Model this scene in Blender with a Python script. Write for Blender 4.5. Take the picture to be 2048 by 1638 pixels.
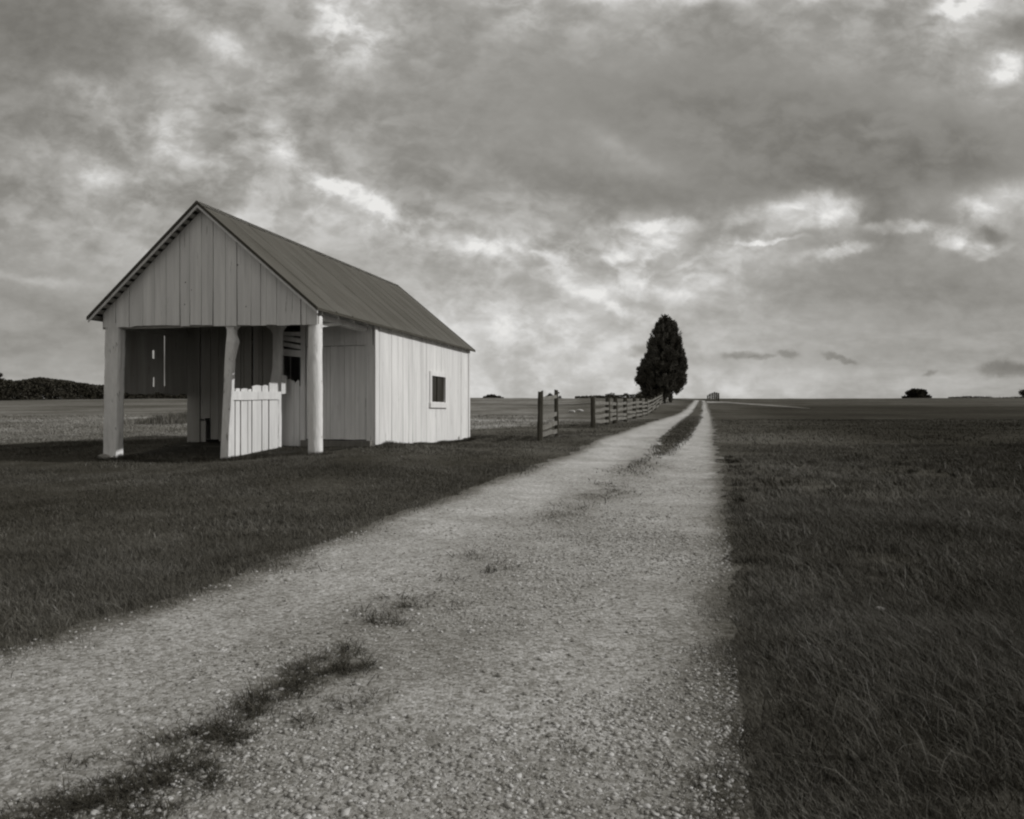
import bpy, bmesh, math, random
import numpy as np
from mathutils import Vector

random.seed(7)
RNG = np.random.default_rng(11)
scene = bpy.context.scene
for o in list(bpy.data.objects):
    bpy.data.objects.remove(o)
C = scene.collection

# ------------------------------------------------------------------ camera
F, CX, CY, CAMZ = 1430.0, 1024.0, 825.0, 1.2        # focal length and horizon of the photograph (pixels of 2048)
cam_d = bpy.data.cameras.new('camera')
cam = bpy.data.objects.new('camera', cam_d); C.objects.link(cam)
cam.location = (0, 0, CAMZ); cam.rotation_euler = (math.pi/2, 0, 0)
cam_d.sensor_width = 36; cam_d.lens = F/2048*36
cam_d.shift_y = 6/2048
cam_d.clip_start = 0.05; cam_d.clip_end = 5000
scene.camera = cam
scene.view_settings.view_transform = 'Standard'
scene.view_settings.look = 'None'
scene.view_settings.exposure = 0.0
scene.view_settings.gamma = 1
scene.cycles.pixel_filter_type = 'GAUSSIAN'
scene.cycles.filter_width = 2.5                      # a pinhole picture: slightly soft everywhere
scene.cycles.use_adaptive_sampling = True; scene.cycles.adaptive_threshold = .015
scene.cycles.max_bounces = 5
scene.cycles.diffuse_bounces = 3

# ------------------------------------------------------------------ sun and sky
SUN_DIR = Vector((0.992, -0.160, 0)).normalized()
EL = math.radians(29)
SUN = Vector((SUN_DIR.x*math.cos(EL), SUN_DIR.y*math.cos(EL), math.sin(EL)))
sd = bpy.data.lights.new('sun', 'SUN'); sd.energy = 2.2; sd.angle = math.radians(0.8); sd.color = (1, .995, .975)
so = bpy.data.objects.new('sun', sd); C.objects.link(so)
so.rotation_euler = SUN.to_track_quat('Z', 'Y').to_euler(); so.location = (30, 5, 30)

class NT:
    """small helper for node graphs"""
    def __init__(s, tree): s.t = tree; s.n = tree.nodes; s.l = tree.links
    def put(s, sock, v):
        if isinstance(v, bpy.types.NodeSocket): s.l.new(v, sock)
        else: sock.default_value = v
    def math(s, op, a, b=None, c=None, clamp=False):
        n = s.n.new('ShaderNodeMath'); n.operation = op; n.use_clamp = clamp
        s.put(n.inputs[0], a)
        if b is not None: s.put(n.inputs[1], b)
        if c is not None: s.put(n.inputs[2], c)
        return n.outputs[0]
    def vec(s, op, a, b=None, scale=None):
        n = s.n.new('ShaderNodeVectorMath'); n.operation = op
        s.put(n.inputs[0], a)
        if b is not None: s.put(n.inputs[1], b)
        if scale is not None: s.put(n.inputs['Scale'], scale)
        return n.outputs['Value'] if op in ('DOT_PRODUCT', 'LENGTH') else n.outputs[0]
    def noise(s, v, scale, detail=4, rough=.55, dist=0.0, color=False, lac=2.0):
        n = s.n.new('ShaderNodeTexNoise'); s.put(n.inputs['Vector'], v)
        n.inputs['Scale'].default_value = scale; n.inputs['Detail'].default_value = detail
        n.inputs['Roughness'].default_value = rough; n.inputs['Distortion'].default_value = dist
        n.inputs['Lacunarity'].default_value = lac
        return n.outputs['Color'] if color else n.outputs['Fac']
    def comb(s, x, y, z):
        n = s.n.new('ShaderNodeCombineXYZ'); s.put(n.inputs[0], x); s.put(n.inputs[1], y); s.put(n.inputs[2], z)
        return n.outputs[0]
    def map(s, v, loc=(0,0,0), rot=(0,0,0), sc=(1,1,1), kind='POINT'):
        n = s.n.new('ShaderNodeMapping'); n.vector_type = kind; s.put(n.inputs['Vector'], v)
        n.inputs['Location'].default_value = loc; n.inputs['Rotation'].default_value = rot; n.inputs['Scale'].default_value = sc
        return n.outputs[0]
    def rng(s, v, a, b, c, d, smooth=False):
        n = s.n.new('ShaderNodeMapRange'); s.put(n.inputs['Value'], v)
        if smooth: n.interpolation_type = 'SMOOTHSTEP'
        n.inputs['From Min'].default_value = a; n.inputs['From Max'].default_value = b
        n.inputs['To Min'].default_value = c; n.inputs['To Max'].default_value = d
        return n.outputs['Result']
    def ramp(s, v, stops):
        n = s.n.new('ShaderNodeValToRGB'); s.put(n.inputs[0], v)
        e = n.color_ramp.elements
        while len(e) < len(stops): e.new(0.5)
        for el, (p, c) in zip(e, stops): el.position = p; el.color = (*c, 1)
        return n.outputs[0]

world = bpy.data.worlds.new('World'); scene.world = world; world.use_nodes = True
wt = world.node_tree; wt.nodes.clear(); W = NT(wt)
tc = W.n.new('ShaderNodeTexCoord').outputs['Generated']
sp = W.n.new('ShaderNodeSeparateXYZ'); W.put(sp.inputs[0], tc)
dx, dy, dz = sp.outputs
ym = W.math('MAXIMUM', dy, 0.22)
gx = W.math('DIVIDE', dx, ym); gz = W.math('DIVIDE', dz, ym)
P = W.comb(gx, gz, 0.0)                               # direction on the sky, tangent units
zz = W.math('ADD', W.math('MAXIMUM', dz, 0.0), 0.22)
PL = W.comb(W.math('DIVIDE', dx, zz), W.math('DIVIDE', dy, zz), 0.0)   # the cloud deck as a level sheet
# displaced positions: cloud edges are ragged
w1 = W.vec('SUBTRACT', W.noise(P, 2.6, 4, .55, color=True), (.5, .5, .5))
w2 = W.vec('SUBTRACT', W.noise(P, 12.0, 5, .66, color=True), (.5, .5, .5))
PD = W.vec('ADD', W.comb(gx, gz, 1.0), W.vec('ADD', W.vec('MULTIPLY', w1, (.07, .035, 0)), W.vec('MULTIPLY', w2, (.06, .04, 0))))
SRC = [PD]
def blobs(lst):
    tot = None
    for k, (px, py, rx, ry, rot, amp) in enumerate(lst):
        if k % 6 == 5: SRC[0] = W.vec('ADD', PD, W.vec('SCALE', (1, 0, 0), scale=W.math('MULTIPLY', tot, 1e-9)))   # chained, so that the shader compiles a few clouds at a time
        c, s_ = math.cos(math.radians(rot)), math.sin(math.radians(rot)); x0, y0 = (px-CX)/F, (CY-py)/F; a, b = abs(rx)/F, ry/F
        u = W.vec('DOT_PRODUCT', SRC[0], (c/a, s_/a, -(c*x0+s_*y0)/a)); v = W.vec('DOT_PRODUCT', SRC[0], (-s_/b, c/b, (s_*x0-c*y0)/b))
        q = W.math('MULTIPLY_ADD', u, u, W.math('MULTIPLY', v, v))
        e = W.math('EXPONENT', W.math('MULTIPLY', W.math('MULTIPLY', q, q), -.8) if rx < 0 else W.math('MULTIPLY', q, -1.0))
        tot = W.math('MULTIPLY', e, amp) if tot is None else W.math('MULTIPLY_ADD', e, amp, tot)
    return tot
# x, y, half width, half height, turn, brightness (a negative half width marks a cloud with a firm edge)
BR = blobs([
    (20, 40, 300, 170, 0, -.17), (330, 25, 100, 30, -25, .12), (690, 45, -90, 60, -35, .17), (720, 60, 120, 70, -25, .10), (660, 110, 80, 40, -40, .08),
    (170, 185, 60, 22, -20, .10), (440, 100, 95, 26, -28, .12), (350, 240, 150, 60, -20, .05), (325, 280, 100, 26, -25, .10),
    (560, 285, -44, 26, -35, .13), (500, 350, 70, 22, -30, .08), (205, 345, 75, 24, -10, .10), (270, 395, 50, 26, -40, .08), (640, 365, 110, 20, -27, .16), (710, 395, -75, 20, -22, .18),
    (780, 445, 120, 30, -15, .11), (930, 478, 130, 22, -16, .14), (1000, 510, 60, 14, -30, .08), (520, 480, 150, 60, 0, .03), (260, 480, 60, 20, -20, .07),
    (1075, 500, 90, 20, -15, .13), (1310, 470, 100, 30, 12, .14), (1330, 450, -85, 14, 3, .12), (1450, 490, 90, 24, 5, .11), (1270, 515, 70, 14, -5, .10),
    (1250, 560, 160, 45, -8, .13), (1400, 545, 120, 40, 0, .08), (1400, 600, 80, 10, -12, .07), (1230, 610, 90, 12, -25, .10),
    (1590, 432, -120, 34, 6, .17), (1600, 405, -55, 16, 0, .08), (1690, 440, -36, 34, 0, .12), (1700, 497, -48, 12, 12, .20), (1640, 505, 50, 8, 18, .08), (1530, 478, -80, 5, 2, .12),
    (1800, 460, -60, 13, 0, .20), (1890, 480, -36, 22, -20, .16), (1940, 490, -34, 30, -10, .20), (1960, 430, 60, 18, 8, .15), (1985, 400, 100, 26, 8, .16), (1985, 508, -46, 7, 22, .06),
    (2015, 130, -30, 30, 30, .20), (2000, 140, 50, 40, 10, .10), (1920, 8, -60, 26, 10, .20), (1930, 30, 90, 40, 30, .12), (1400, -10, 500, 16, 0, .12),
    (1090, 30, 90, 60, 0, .11), (1280, 40, 50, 50, 0, .05), (2040, 55, 50, 36, 0, -.14), (1250, 300, 110, 20, -28, .05), (1210, 130, 60, 24, -10, .04),
    (1180, 690, 420, 110, 0, .13), (980, 640, 230, 150, 0, .11), (1250, 785, 600, 34, 0, .06), (80, 780, 300, 40, 0, .06), (300, 520, 260, 60, 0, .03), (1500, 775, 420, 40, 0, .05),
    (1450, 250, 500, 150, -8, -.10), (1880, 300, 300, 90, -5, -.08), (1250, 385, 330, 36, -10, -.08), (1600, 365, 260, 36, 0, -.06), (900, 250, 240, 80, -25, -.04), (900, 380, 120, 26, -20, -.05),
    (1870, 590, 240, 70, 0, -.09), (1760, 440, 36, 60, 20, -.12), (1590, 560, 120, 40, 0, -.06), (1965, 470, -44, 18, 0, -.16), (1500, 455, -40, 12, 10, -.12), (1560, 470, 50, 8, 0, -.06),
    (80, 640, 260, 110, 0, -.06), (445, 222, -36, 9, -10, -.09), (368, 222, 22, 8, 0, -.06), (560, 430, 120, 30, -10, .05), (1010, 585, 150, 30, -12, -.03), (900, 60, 60, 60, 0, -.03), (0, 320, 300, 200, 0, -.03), (60, 555, 110, 8, -5, .07), (130, 570, 60, 9, -8, .06)])
SM = blobs([(1262, 701, -36, 12, 0, -.12), (1480, 713, -40, 8, 0, -.12), (1520, 718, -22, 5, 0, -.10), (1568, 710, -26, 8, 0, -.12), (1680, 715, -34, 6, -16, -.12), (2020, 745, -55, 15, 0, -.15), (1873, 748, -14, 5, 0, -.10)])
AM = blobs([(1400, 230, 520, 150, -8, -.75), (1850, 300, 330, 90, 0, -.7), (1850, 600, 260, 70, 0, -.5), (1100, 745, 700, 70, 0, -.55), (330, 330, 420, 190, -10, .25), (1250, 510, 320, 60, -5, .6), (120, 680, 200, 100, 0, -.4)])
amp = W.math('MAXIMUM', W.math('ADD', AM, 1.0), 0.2)
# puffs: long axis falls to the right, flatter and smaller towards the horizon
gzc = W.math('MAXIMUM', gz, -.02)
flat = W.math('DIVIDE', 1.0, W.math('ADD', gzc, .22))
QP = W.map(P, rot=(0, 0, math.radians(22)), sc=(1, 1.55, 1))
QW = W.vec('ADD', QP, W.vec('SCALE', W.vec('SUBTRACT', W.noise(P, 9.0, 3, .6, color=True), (.5, .5, .5)), scale=.05))
HZ = W.comb(W.math('MULTIPLY', gx, 1.0), W.math('MULTIPLY', W.math('LOGARITHM', W.math('ADD', gzc, .10), 2.718), .8), 0.0)
n1 = W.math('SUBTRACT', W.rng(W.noise(QW, 6.5, 5, .56), .36, .62, 0, 1, True), .42)
n2 = W.math('SUBTRACT', W.rng(W.noise(QW, 17.0, 4, .58), .38, .66, 0, 1, True), .45)
n4 = W.math('SUBTRACT', W.rng(W.noise(HZ, 5.5, 5, .6), .36, .66, 0, 1, True), .45)
n3 = W.math('SUBTRACT', W.noise(P, 3.0, 3, .6), .5)
n5 = W.math('SUBTRACT', W.noise(QW, 48.0, 2, .6), .5)
hi = W.rng(gz, .10, .30, 0, 1, True)
mot = W.math('MULTIPLY', W.math('MULTIPLY_ADD', n1, .095, W.math('MULTIPLY', n2, .085)), hi)
mot = W.math('MULTIPLY_ADD', W.math('MULTIPLY', n4, .075), W.math('SUBTRACT', 1.0, hi), mot)
mot = W.math('MULTIPLY_ADD', n5, .09, mot)
brk = W.math('MULTIPLY_ADD', n1, .5, W.math('MULTIPLY_ADD', n2, .6, .93))      # bright banks break up into the same puffs
val = W.math('MULTIPLY_ADD', BR, brk, .635)
val = W.math('ADD', val, SM)
val = W.math('MULTIPLY_ADD', mot, amp, val)
val = W.math('MULTIPLY_ADD', n3, .09, val)
val = W.math('MINIMUM', W.math('MAXIMUM', val, .42), .94)
lum = W.math('POWER', val, 2.25)
sky = W.n.new('ShaderNodeTexSky'); sky.sky_type = 'NISHITA'; sky.sun_disc = False
sky.sun_elevation = EL; sky.sun_rotation = math.atan2(SUN.x, SUN.y)
sky.air_density = 1.0; sky.dust_density = 3.0
bw = W.n.new('ShaderNodeRGBToBW'); W.put(bw.inputs[0], sky.outputs[0])
lum10 = W.math('MULTIPLY', lum, 9.2)
tot = W.math('MULTIPLY_ADD', W.math('MINIMUM', bw.outputs[0], 14.0), 0.06, lum10)   # thin clear sky glow over the deck, in grey
tint = W.ramp(val, [(.40, (1, .955, .855)), (.65, (1, .975, .915)), (.85, (1, .99, .965))])
bg = W.n.new('ShaderNodeBackground'); bg.inputs['Strength'].default_value = 0.1
W.put(bg.inputs['Color'], W.vec('SCALE', tint, scale=tot))
wo = W.n.new('ShaderNodeOutputWorld'); W.l.new(bg.outputs[0], wo.inputs[0])
world.cycles.sampling_method = 'MANUAL'; world.cycles.sample_map_resolution = 512

# ------------------------------------------------------------------ numpy noise
def _hash(ix, iy, seed):
    h = (ix.astype(np.int64)*374761393 + iy.astype(np.int64)*668265263 + seed*1442695041) & 0xffffffff
    h = ((h ^ (h >> 13))*1274126177) & 0xffffffff
    return ((h ^ (h >> 16)) & 0xffff)/65535.0
def vnoise(x, y, seed=0):
    x = np.asarray(x, float); y = np.asarray(y, float)
    ix, iy = np.floor(x), np.floor(y); fx, fy = x-ix, y-iy
    fx = fx*fx*(3-2*fx); fy = fy*fy*(3-2*fy)
    a = _hash(ix, iy, seed); b = _hash(ix+1, iy, seed); c = _hash(ix, iy+1, seed); d = _hash(ix+1, iy+1, seed)
    return (a*(1-fx)+b*fx)*(1-fy)+(c*(1-fx)+d*fx)*fy
def fbm(x, y, s=0, o=4):
    t = 0; a = .5; n = 0
    for k in range(o):
        t = t + a*vnoise(x*2**k+17.3*k, y*2**k-9.1*k, s+k); n += a; a *= .5
    return t/n

# ------------------------------------------------------------------ lie of the land
KY = [-60, 0, 6, 13, 25, 40, 60, 75, 90, 110, 140, 165, 195, 260, 400, 2500]
KZ = [0, 0, .02, .14, .40, .62, .93, 1.32, 1.95, 2.8, 3.85, 4.42, 4.62, 3.7, 2.0, 0]
_gy = np.concatenate([np.arange(-60, 400, .5), np.arange(400, 2600, 20)])
_gz = np.interp(_gy, KY, KZ)
_m = _gy < 399
for _w in (5, 9):
    k = np.ones(2*_w+1)/(2*_w+1)
    _gz[:_m.sum()] = np.convolve(np.pad(_gz[:_m.sum()], _w, mode='edge'), k, 'valid')
AX, SX = 14.9, None
ca, sa = math.cos(math.radians(AX)), math.sin(math.radians(AX))
E0 = (-3.545, 13.0)                                   # the barn's front right roof corner
def barn_xy(w, t): return E0[0]-ca*w+sa*t, E0[1]+sa*w+ca*t
_ctl = []
for (w, t, z) in [(.1, .3, .45), (2.2, .2, .26), (4.9, .2, .29), (.13, 2.62, .46), (.13, 9.17, .345), (4.9, 2.62, .50), (2.2, 2.2, .36), (3.4, 2.62, .52), (1.4, 2.7, .44), (2.5, 6, .42), (4.9, 9, .40), (3.5, .8, .29), (1.2, .3, .36)]:
    x, y = barn_xy(w, t); _ctl.append((x, y, z-np.interp(y, _gy, _gz)))
for (x, y, r) in [(-1, 10, 0), (-3, 7, 0), (-8, 8, 0), (-13, 11, .03), (1.5, 14, 0), (4, 14, 0), (6, 25, 0), (0.9, 21, .10), (1.4, 22.8, .08), (3.6, 32, 0), (-14, 19, .05), (-4, 30, 0), (-12, 28, .05), (8, 9, 0), (0, 4, 0), (-6, 10.5, .06), (5, 40, 0), (0, 17, .06)]:
    _ctl.append((x, y, r))
_ctl = np.array(_ctl); _S = 2.6
_K = np.exp(-((_ctl[:, None, 0]-_ctl[None, :, 0])**2+(_ctl[:, None, 1]-_ctl[None, :, 1])**2)/(2*_S*_S))
_wt = np.linalg.solve(_K+np.eye(len(_ctl))*0.06, _ctl[:, 2])
def hbase(x, y):
    x = np.asarray(x, float); y = np.asarray(y, float)
    z = np.interp(y, _gy, _gz)
    near = (y < 50) & (np.abs(x) < 40)
    if near.any():
        xs, ys = x[near], y[near]; r = np.zeros_like(xs)
        for (cx, cy, _), wv in zip(_ctl, _wt): r += wv*np.exp(-((xs-cx)**2+(ys-cy)**2)/(2*_S*_S))
        z = z.copy(); z[near] += r
    # a bank left of the drive, under the cedar
    z = z + .45*np.exp(-((x-15.5)**2/60+(y-92)**2/500))
    return z
def h(x, y):
    x = np.atleast_1d(np.asarray(x, float)); y = np.atleast_1d(np.asarray(y, float))
    a = np.clip((np.hypot(x, y)-1)/40, .25, 1)
    far = np.clip((y-70)/70, 0, 1)*np.clip((600-y)/200, 0, 1)
    return hbase(x, y)+far*.55*(fbm(x*.018, y*.012, 15, 3)-.5)+far*.18*(fbm(x*.16, y*.05, 16, 2)-.5)+(.05*a)*(fbm(x*.35, y*.35, 5, 3)-.5)+.022*(fbm(x*1.9, y*1.9, 9, 2)-.5)
def h1(x, y): return float(h([x], [y])[0])
_DD = np.geomspace(1.2, 420, 5000)
def hit(px, py):
    u, v = (px-CX)/F, (CY-py)/F
    g = hbase(_DD*u, _DD); r = CAMZ+v*_DD
    i = np.nonzero(r <= g)[0]
    i = i[0] if len(i) else np.argmax(g-r)
    return _DD[i]*u, _DD[i]
def at(px, py, d): return Vector(((px-CX)/F*d, d, CAMZ+(CY-py)/F*d))

# ------------------------------------------------------------------ object helpers
def tag(o, label=None, cat=None, group=None, kind=None):
    if label: o['label'] = label
    if cat: o['category'] = cat
    if group: o['group'] = group
    if kind: o['kind'] = kind
    return o
def empty(name, loc=(0, 0, 0), rz=0.0, parent=None):
    o = bpy.data.objects.new(name, None); C.objects.link(o); o.location = loc; o.rotation_euler = (0, 0, rz)
    o.empty_display_size = .2
    if parent: o.parent = parent
    return o
def obj(name, bm, mat, parent=None, smooth=False):
    bmesh.ops.recalc_face_normals(bm, faces=bm.faces[:])
    me = bpy.data.meshes.new(name); bm.to_mesh(me); bm.free()
    if smooth:
        for p in me.polygons: p.use_smooth = True
    me.materials.append(mat)
    o = bpy.data.objects.new(name, me); C.objects.link(o)
    if parent: o.parent = parent
    return o
def np_obj(name, V, faces, mat, parent=None, tone=None, smooth=False):
    """faces: list of int arrays (n,k)"""
    me = bpy.data.meshes.new(name)
    me.vertices.add(len(V)); me.vertices.foreach_set('co', np.asarray(V, np.float32).ravel())
    loops = np.concatenate([f.ravel() for f in faces]).astype(np.int32)
    cnt = np.concatenate([np.full(len(f), f.shape[1], np.int32) for f in faces])
    st = np.concatenate([[0], np.cumsum(cnt)[:-1]]).astype(np.int32)
    me.loops.add(len(loops)); me.loops.foreach_set('vertex_index', loops)
    me.polygons.add(len(cnt)); me.polygons.foreach_set('loop_start', st)
    me.polygons.foreach_set('loop_total', cnt)
    if smooth: me.polygons.foreach_set('use_smooth', np.ones(len(cnt), bool))
    me.update(calc_edges=True)
    if tone is not None:
        a = me.attributes.new('tone', 'FLOAT', 'POINT'); a.data.foreach_set('value', np.asarray(tone, np.float32))
    me.materials.append(mat)
    o = bpy.data.objects.new(name, me); C.objects.link(o)
    if parent: o.parent = parent
    return o
def box(bm, x0, x1, y0, y1, z0, z1):
    v = [bm.verts.new((x, y, z)) for z in (z0, z1) for (x, y) in ((x0, y0), (x1, y0), (x1, y1), (x0, y1))]
    for f in ((0, 3, 2, 1), (4, 5, 6, 7), (0, 1, 5, 4), (1, 2, 6, 5), (2, 3, 7, 6), (3, 0, 4, 7)): bm.faces.new([v[i] for i in f])
def beam(bm, a, b, wd, ht, segs=1, wob=0.0, up=Vector((0, 0, 1))):
    """rough rectangular timber from a to b"""
    a, b = Vector(a), Vector(b); d = (b-a).normalized()
    s = d.cross(up).normalized(); u = s.cross(d).normalized()
    prev = None
    for k in range(segs+1):
        p = a.lerp(b, k/segs)+(s*random.uniform(-wob, wob)+u*random.uniform(-wob, wob) if 0 < k < segs else Vector())
        j = lambda: 1+random.uniform(-1, 1)*min(.25, wob*8)
        ring = [bm.verts.new(p+s*wd/2*sx*j()+u*ht/2*sy*j()) for sx, sy in ((-1, -1), (1, -1), (1, 1), (-1, 1))]
        if prev:
            for i in range(4): bm.faces.new((prev[i], prev[(i+1) % 4], ring[(i+1) % 4], ring[i]))
        else: bm.faces.new(ring[::-1])
        prev = ring
    bm.faces.new(prev)
def poly_board(bm, O, U, Nn, pts, th):
    """extruded outline: pts are (u, z)"""
    O, U, Nn = Vector(O), Vector(U), Vector(Nn)
    a = [bm.verts.new(O+U*u+Vector((0, 0, z))) for u, z in pts]
    b = [bm.verts.new(O+U*u+Vector((0, 0, z))-Nn*th) for u, z in pts]
    bm.faces.new(a); bm.faces.new(b[::-1])
    n = len(pts)
    for i in range(n): bm.faces.new((a[i], b[i], b[(i+1) % n], a[(i+1) % n]))

# ------------------------------------------------------------------ materials
def toned(T, v):
    """the print's tone: dark greys are warm, light greys neutral"""
    lg = T.math('LOGARITHM', T.math('MAXIMUM', v, 1e-4), 10.0)
    t = T.math('POWER', T.math('MULTIPLY', T.math('ADD', lg, 2.0), 1/1.8, clamp=True), .6)
    cc = T.n.new('ShaderNodeCombineColor')
    T.put(cc.inputs[0], v); T.put(cc.inputs[1], T.math('MULTIPLY', v, T.math('MULTIPLY_ADD', t, .155, .835))); T.put(cc.inputs[2], T.math('MULTIPLY', v, T.math('MULTIPLY_ADD', t, .58, .40)))
    return cc
def mat(name, lo, hi, scale=5, stretch=(1, 1, 1), rough=.85, detail=6, bump=0.0, bscale=None, spec=.2, metal=0.0, tone=False, rot=(0, 0, 0), extra=None, bdist=.01, spots=None, island=0):
    m = bpy.data.materials.new(name); m.use_nodes = True
    T = NT(m.node_tree); T.n.clear()
    co = T.n.new('ShaderNodeTexCoord').outputs['Object']
    co = T.map(co, rot=rot, sc=stretch)
    n = T.noise(co, scale, detail, .62)
    f = T.rng(n, .3, .7, 0, 1)
    if extra:                                          # a second, larger pattern
        n2 = T.noise(co, extra[0], 4, .55); f2 = T.rng(n2, .35, .65, 0, 1)
        f = T.math('ADD', T.math('MULTIPLY', f, 1-extra[1]), T.math('MULTIPLY', f2, extra[1]))
    if tone:
        at_ = T.n.new('ShaderNodeAttribute'); at_.attribute_name = 'tone'
        v = T.math('MULTIPLY', at_.outputs['Fac'], T.math('MULTIPLY_ADD', f, hi-lo, lo))
    else:
        v = T.math('MULTIPLY_ADD', f, hi-lo, lo)
    if island:                                         # every board weathers on its own
        ge_ = T.n.new('ShaderNodeNewGeometry'); v = T.math('MULTIPLY', v, T.math('MULTIPLY_ADD', ge_.outputs['Random Per Island'], island, 1-island*.6))
    if spots:                                          # dark cracks, knots and bare wood: (scale, threshold, darkening)
        n3 = T.noise(co, spots[0], 5, .6); k = T.rng(n3, spots[1], spots[1]+.05, 1, spots[2])
        v = T.math('MULTIPLY', v, k)
    # value -> toned grey
    cc = toned(T, v)
    p = T.n.new('ShaderNodeBsdfPrincipled'); T.l.new(cc.outputs[0], p.inputs['Base Color'])
    p.inputs['Roughness'].default_value = rough; p.inputs['Specular IOR Level'].default_value = spec; p.inputs['Metallic'].default_value = metal
    if bump:
        bn = T.n.new('ShaderNodeBump'); bn.inputs['Strength'].default_value = bump; bn.inputs['Distance'].default_value = bdist
        T.put(bn.inputs['Height'], T.noise(co, bscale or scale*2, 6, .65)); T.l.new(bn.outputs[0], p.inputs['Normal'])
    out = T.n.new('ShaderNodeOutputMaterial'); T.l.new(p.outputs[0], out.inputs[0])
    return m
M = {}
M['white'] = mat('white_painted_board', .60, .85, 4.5, (3, 3, .22), .8, 8, .7, 16, extra=(1.6, .4), spots=(5.5, .655, .5), island=.09)
M['white_shade'] = mat('shaded_painted_board', .26, .42, 3.0, (3, 3, .35), .9, 7, .5, 14, extra=(1.1, .5), spots=(6, .66, .4), island=.2)  # darker copy of the white paint: porch shade put into the colour
M['post_paint'] = mat('white_painted_log', .62, .88, 6, (2, 2, .6), .8, 8, 1.0, 7, extra=(2, .4), spots=(5, .62, .5), bdist=.02)
M['bare'] = mat('old_rough_timber', .13, .24, 4, (3, 3, .5), .95, 6, .6, 12)
M['dark'] = mat('dark_window_glass', .012, .02, 3, rough=.35, spec=.5)
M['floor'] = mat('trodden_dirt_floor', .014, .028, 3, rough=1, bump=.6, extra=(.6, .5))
M['metal'] = mat('weathered_metal_roof', .070, .125, 2.2, (.35, 1.6, .35), .62, 7, .2, 9, spec=.3, extra=(.8, .4), spots=(3.2, .60, .80))
M['metal_dark'] = mat('dark_roof_edge', .05, .07, 3, rough=.7)
M['rail'] = mat('weathered_fence_rail', .11, .25, 6, (1, 1, 1), .9, 6, .5, 20, extra=(1.5, .3))
M['fpost'] = mat('dark_fence_post', .03, .075, 6, (2, 2, .4), .95, 6, .6, 16)
M['cedar'] = mat('cedar_foliage', .07, .115, 2.0, rough=.9, tone=True, spec=.05)
M['bark'] = mat('tree_bark', .03, .06, 5, (2, 2, .4), 1, 6, .8, 12)
M['leaf'] = mat('distant_foliage', .028, .05, .6, rough=.9, tone=True, spec=.05)
M['ridge'] = mat('bright_ridge_metal', .15, .2, 2, rough=.6)
M['grass'] = mat('grass_blade', .05, .085, .8, rough=.75, tone=True, spec=.12)
M['rock'] = mat('limestone', .36, .50, 12, rough=.9, tone=True, bump=.4, bscale=40)

def ground_mat():
    m = bpy.data.materials.new('meadow'); m.use_nodes = True
    T = NT(m.node_tree); T.n.clear()
    co = T.n.new('ShaderNodeTexCoord').outputs['Object']
    a = T.n.new('ShaderNodeAttribute'); a.attribute_name = 'tone'
    nf = T.noise(co, 14, 7, .7); nm = T.noise(co, 1.3, 6, .65)
    nl = T.noise(T.map(co, rot=(0, 0, .5), sc=(.35, 1, 1)), .16, 6, .6)
    k = T.math('MULTIPLY', T.rng(nf, .3, .7, .55, 1.45), T.rng(nm, .3, .7, .70, 1.30))
    k = T.math('MULTIPLY', k, T.rng(nl, .3, .7, .75, 1.25))
    v = T.math('MULTIPLY', a.outputs['Fac'], k)
    cc = toned(T, v)
    p = T.n.new('ShaderNodeBsdfPrincipled'); T.l.new(cc.outputs[0], p.inputs['Base Color'])
    p.inputs['Roughness'].default_value = 1; p.inputs['Specular IOR Level'].default_value = .05
    bn = T.n.new('ShaderNodeBump'); bn.inputs['Strength'].default_value = .7; bn.inputs['Distance'].default_value = .05
    T.put(bn.inputs['Height'], T.math('MULTIPLY_ADD', nf, .6, nm)); T.l.new(bn.outputs[0], p.inputs['Normal'])
    out = T.n.new('ShaderNodeOutputMaterial'); T.l.new(p.outputs[0], out.inputs[0])
    return m
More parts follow.
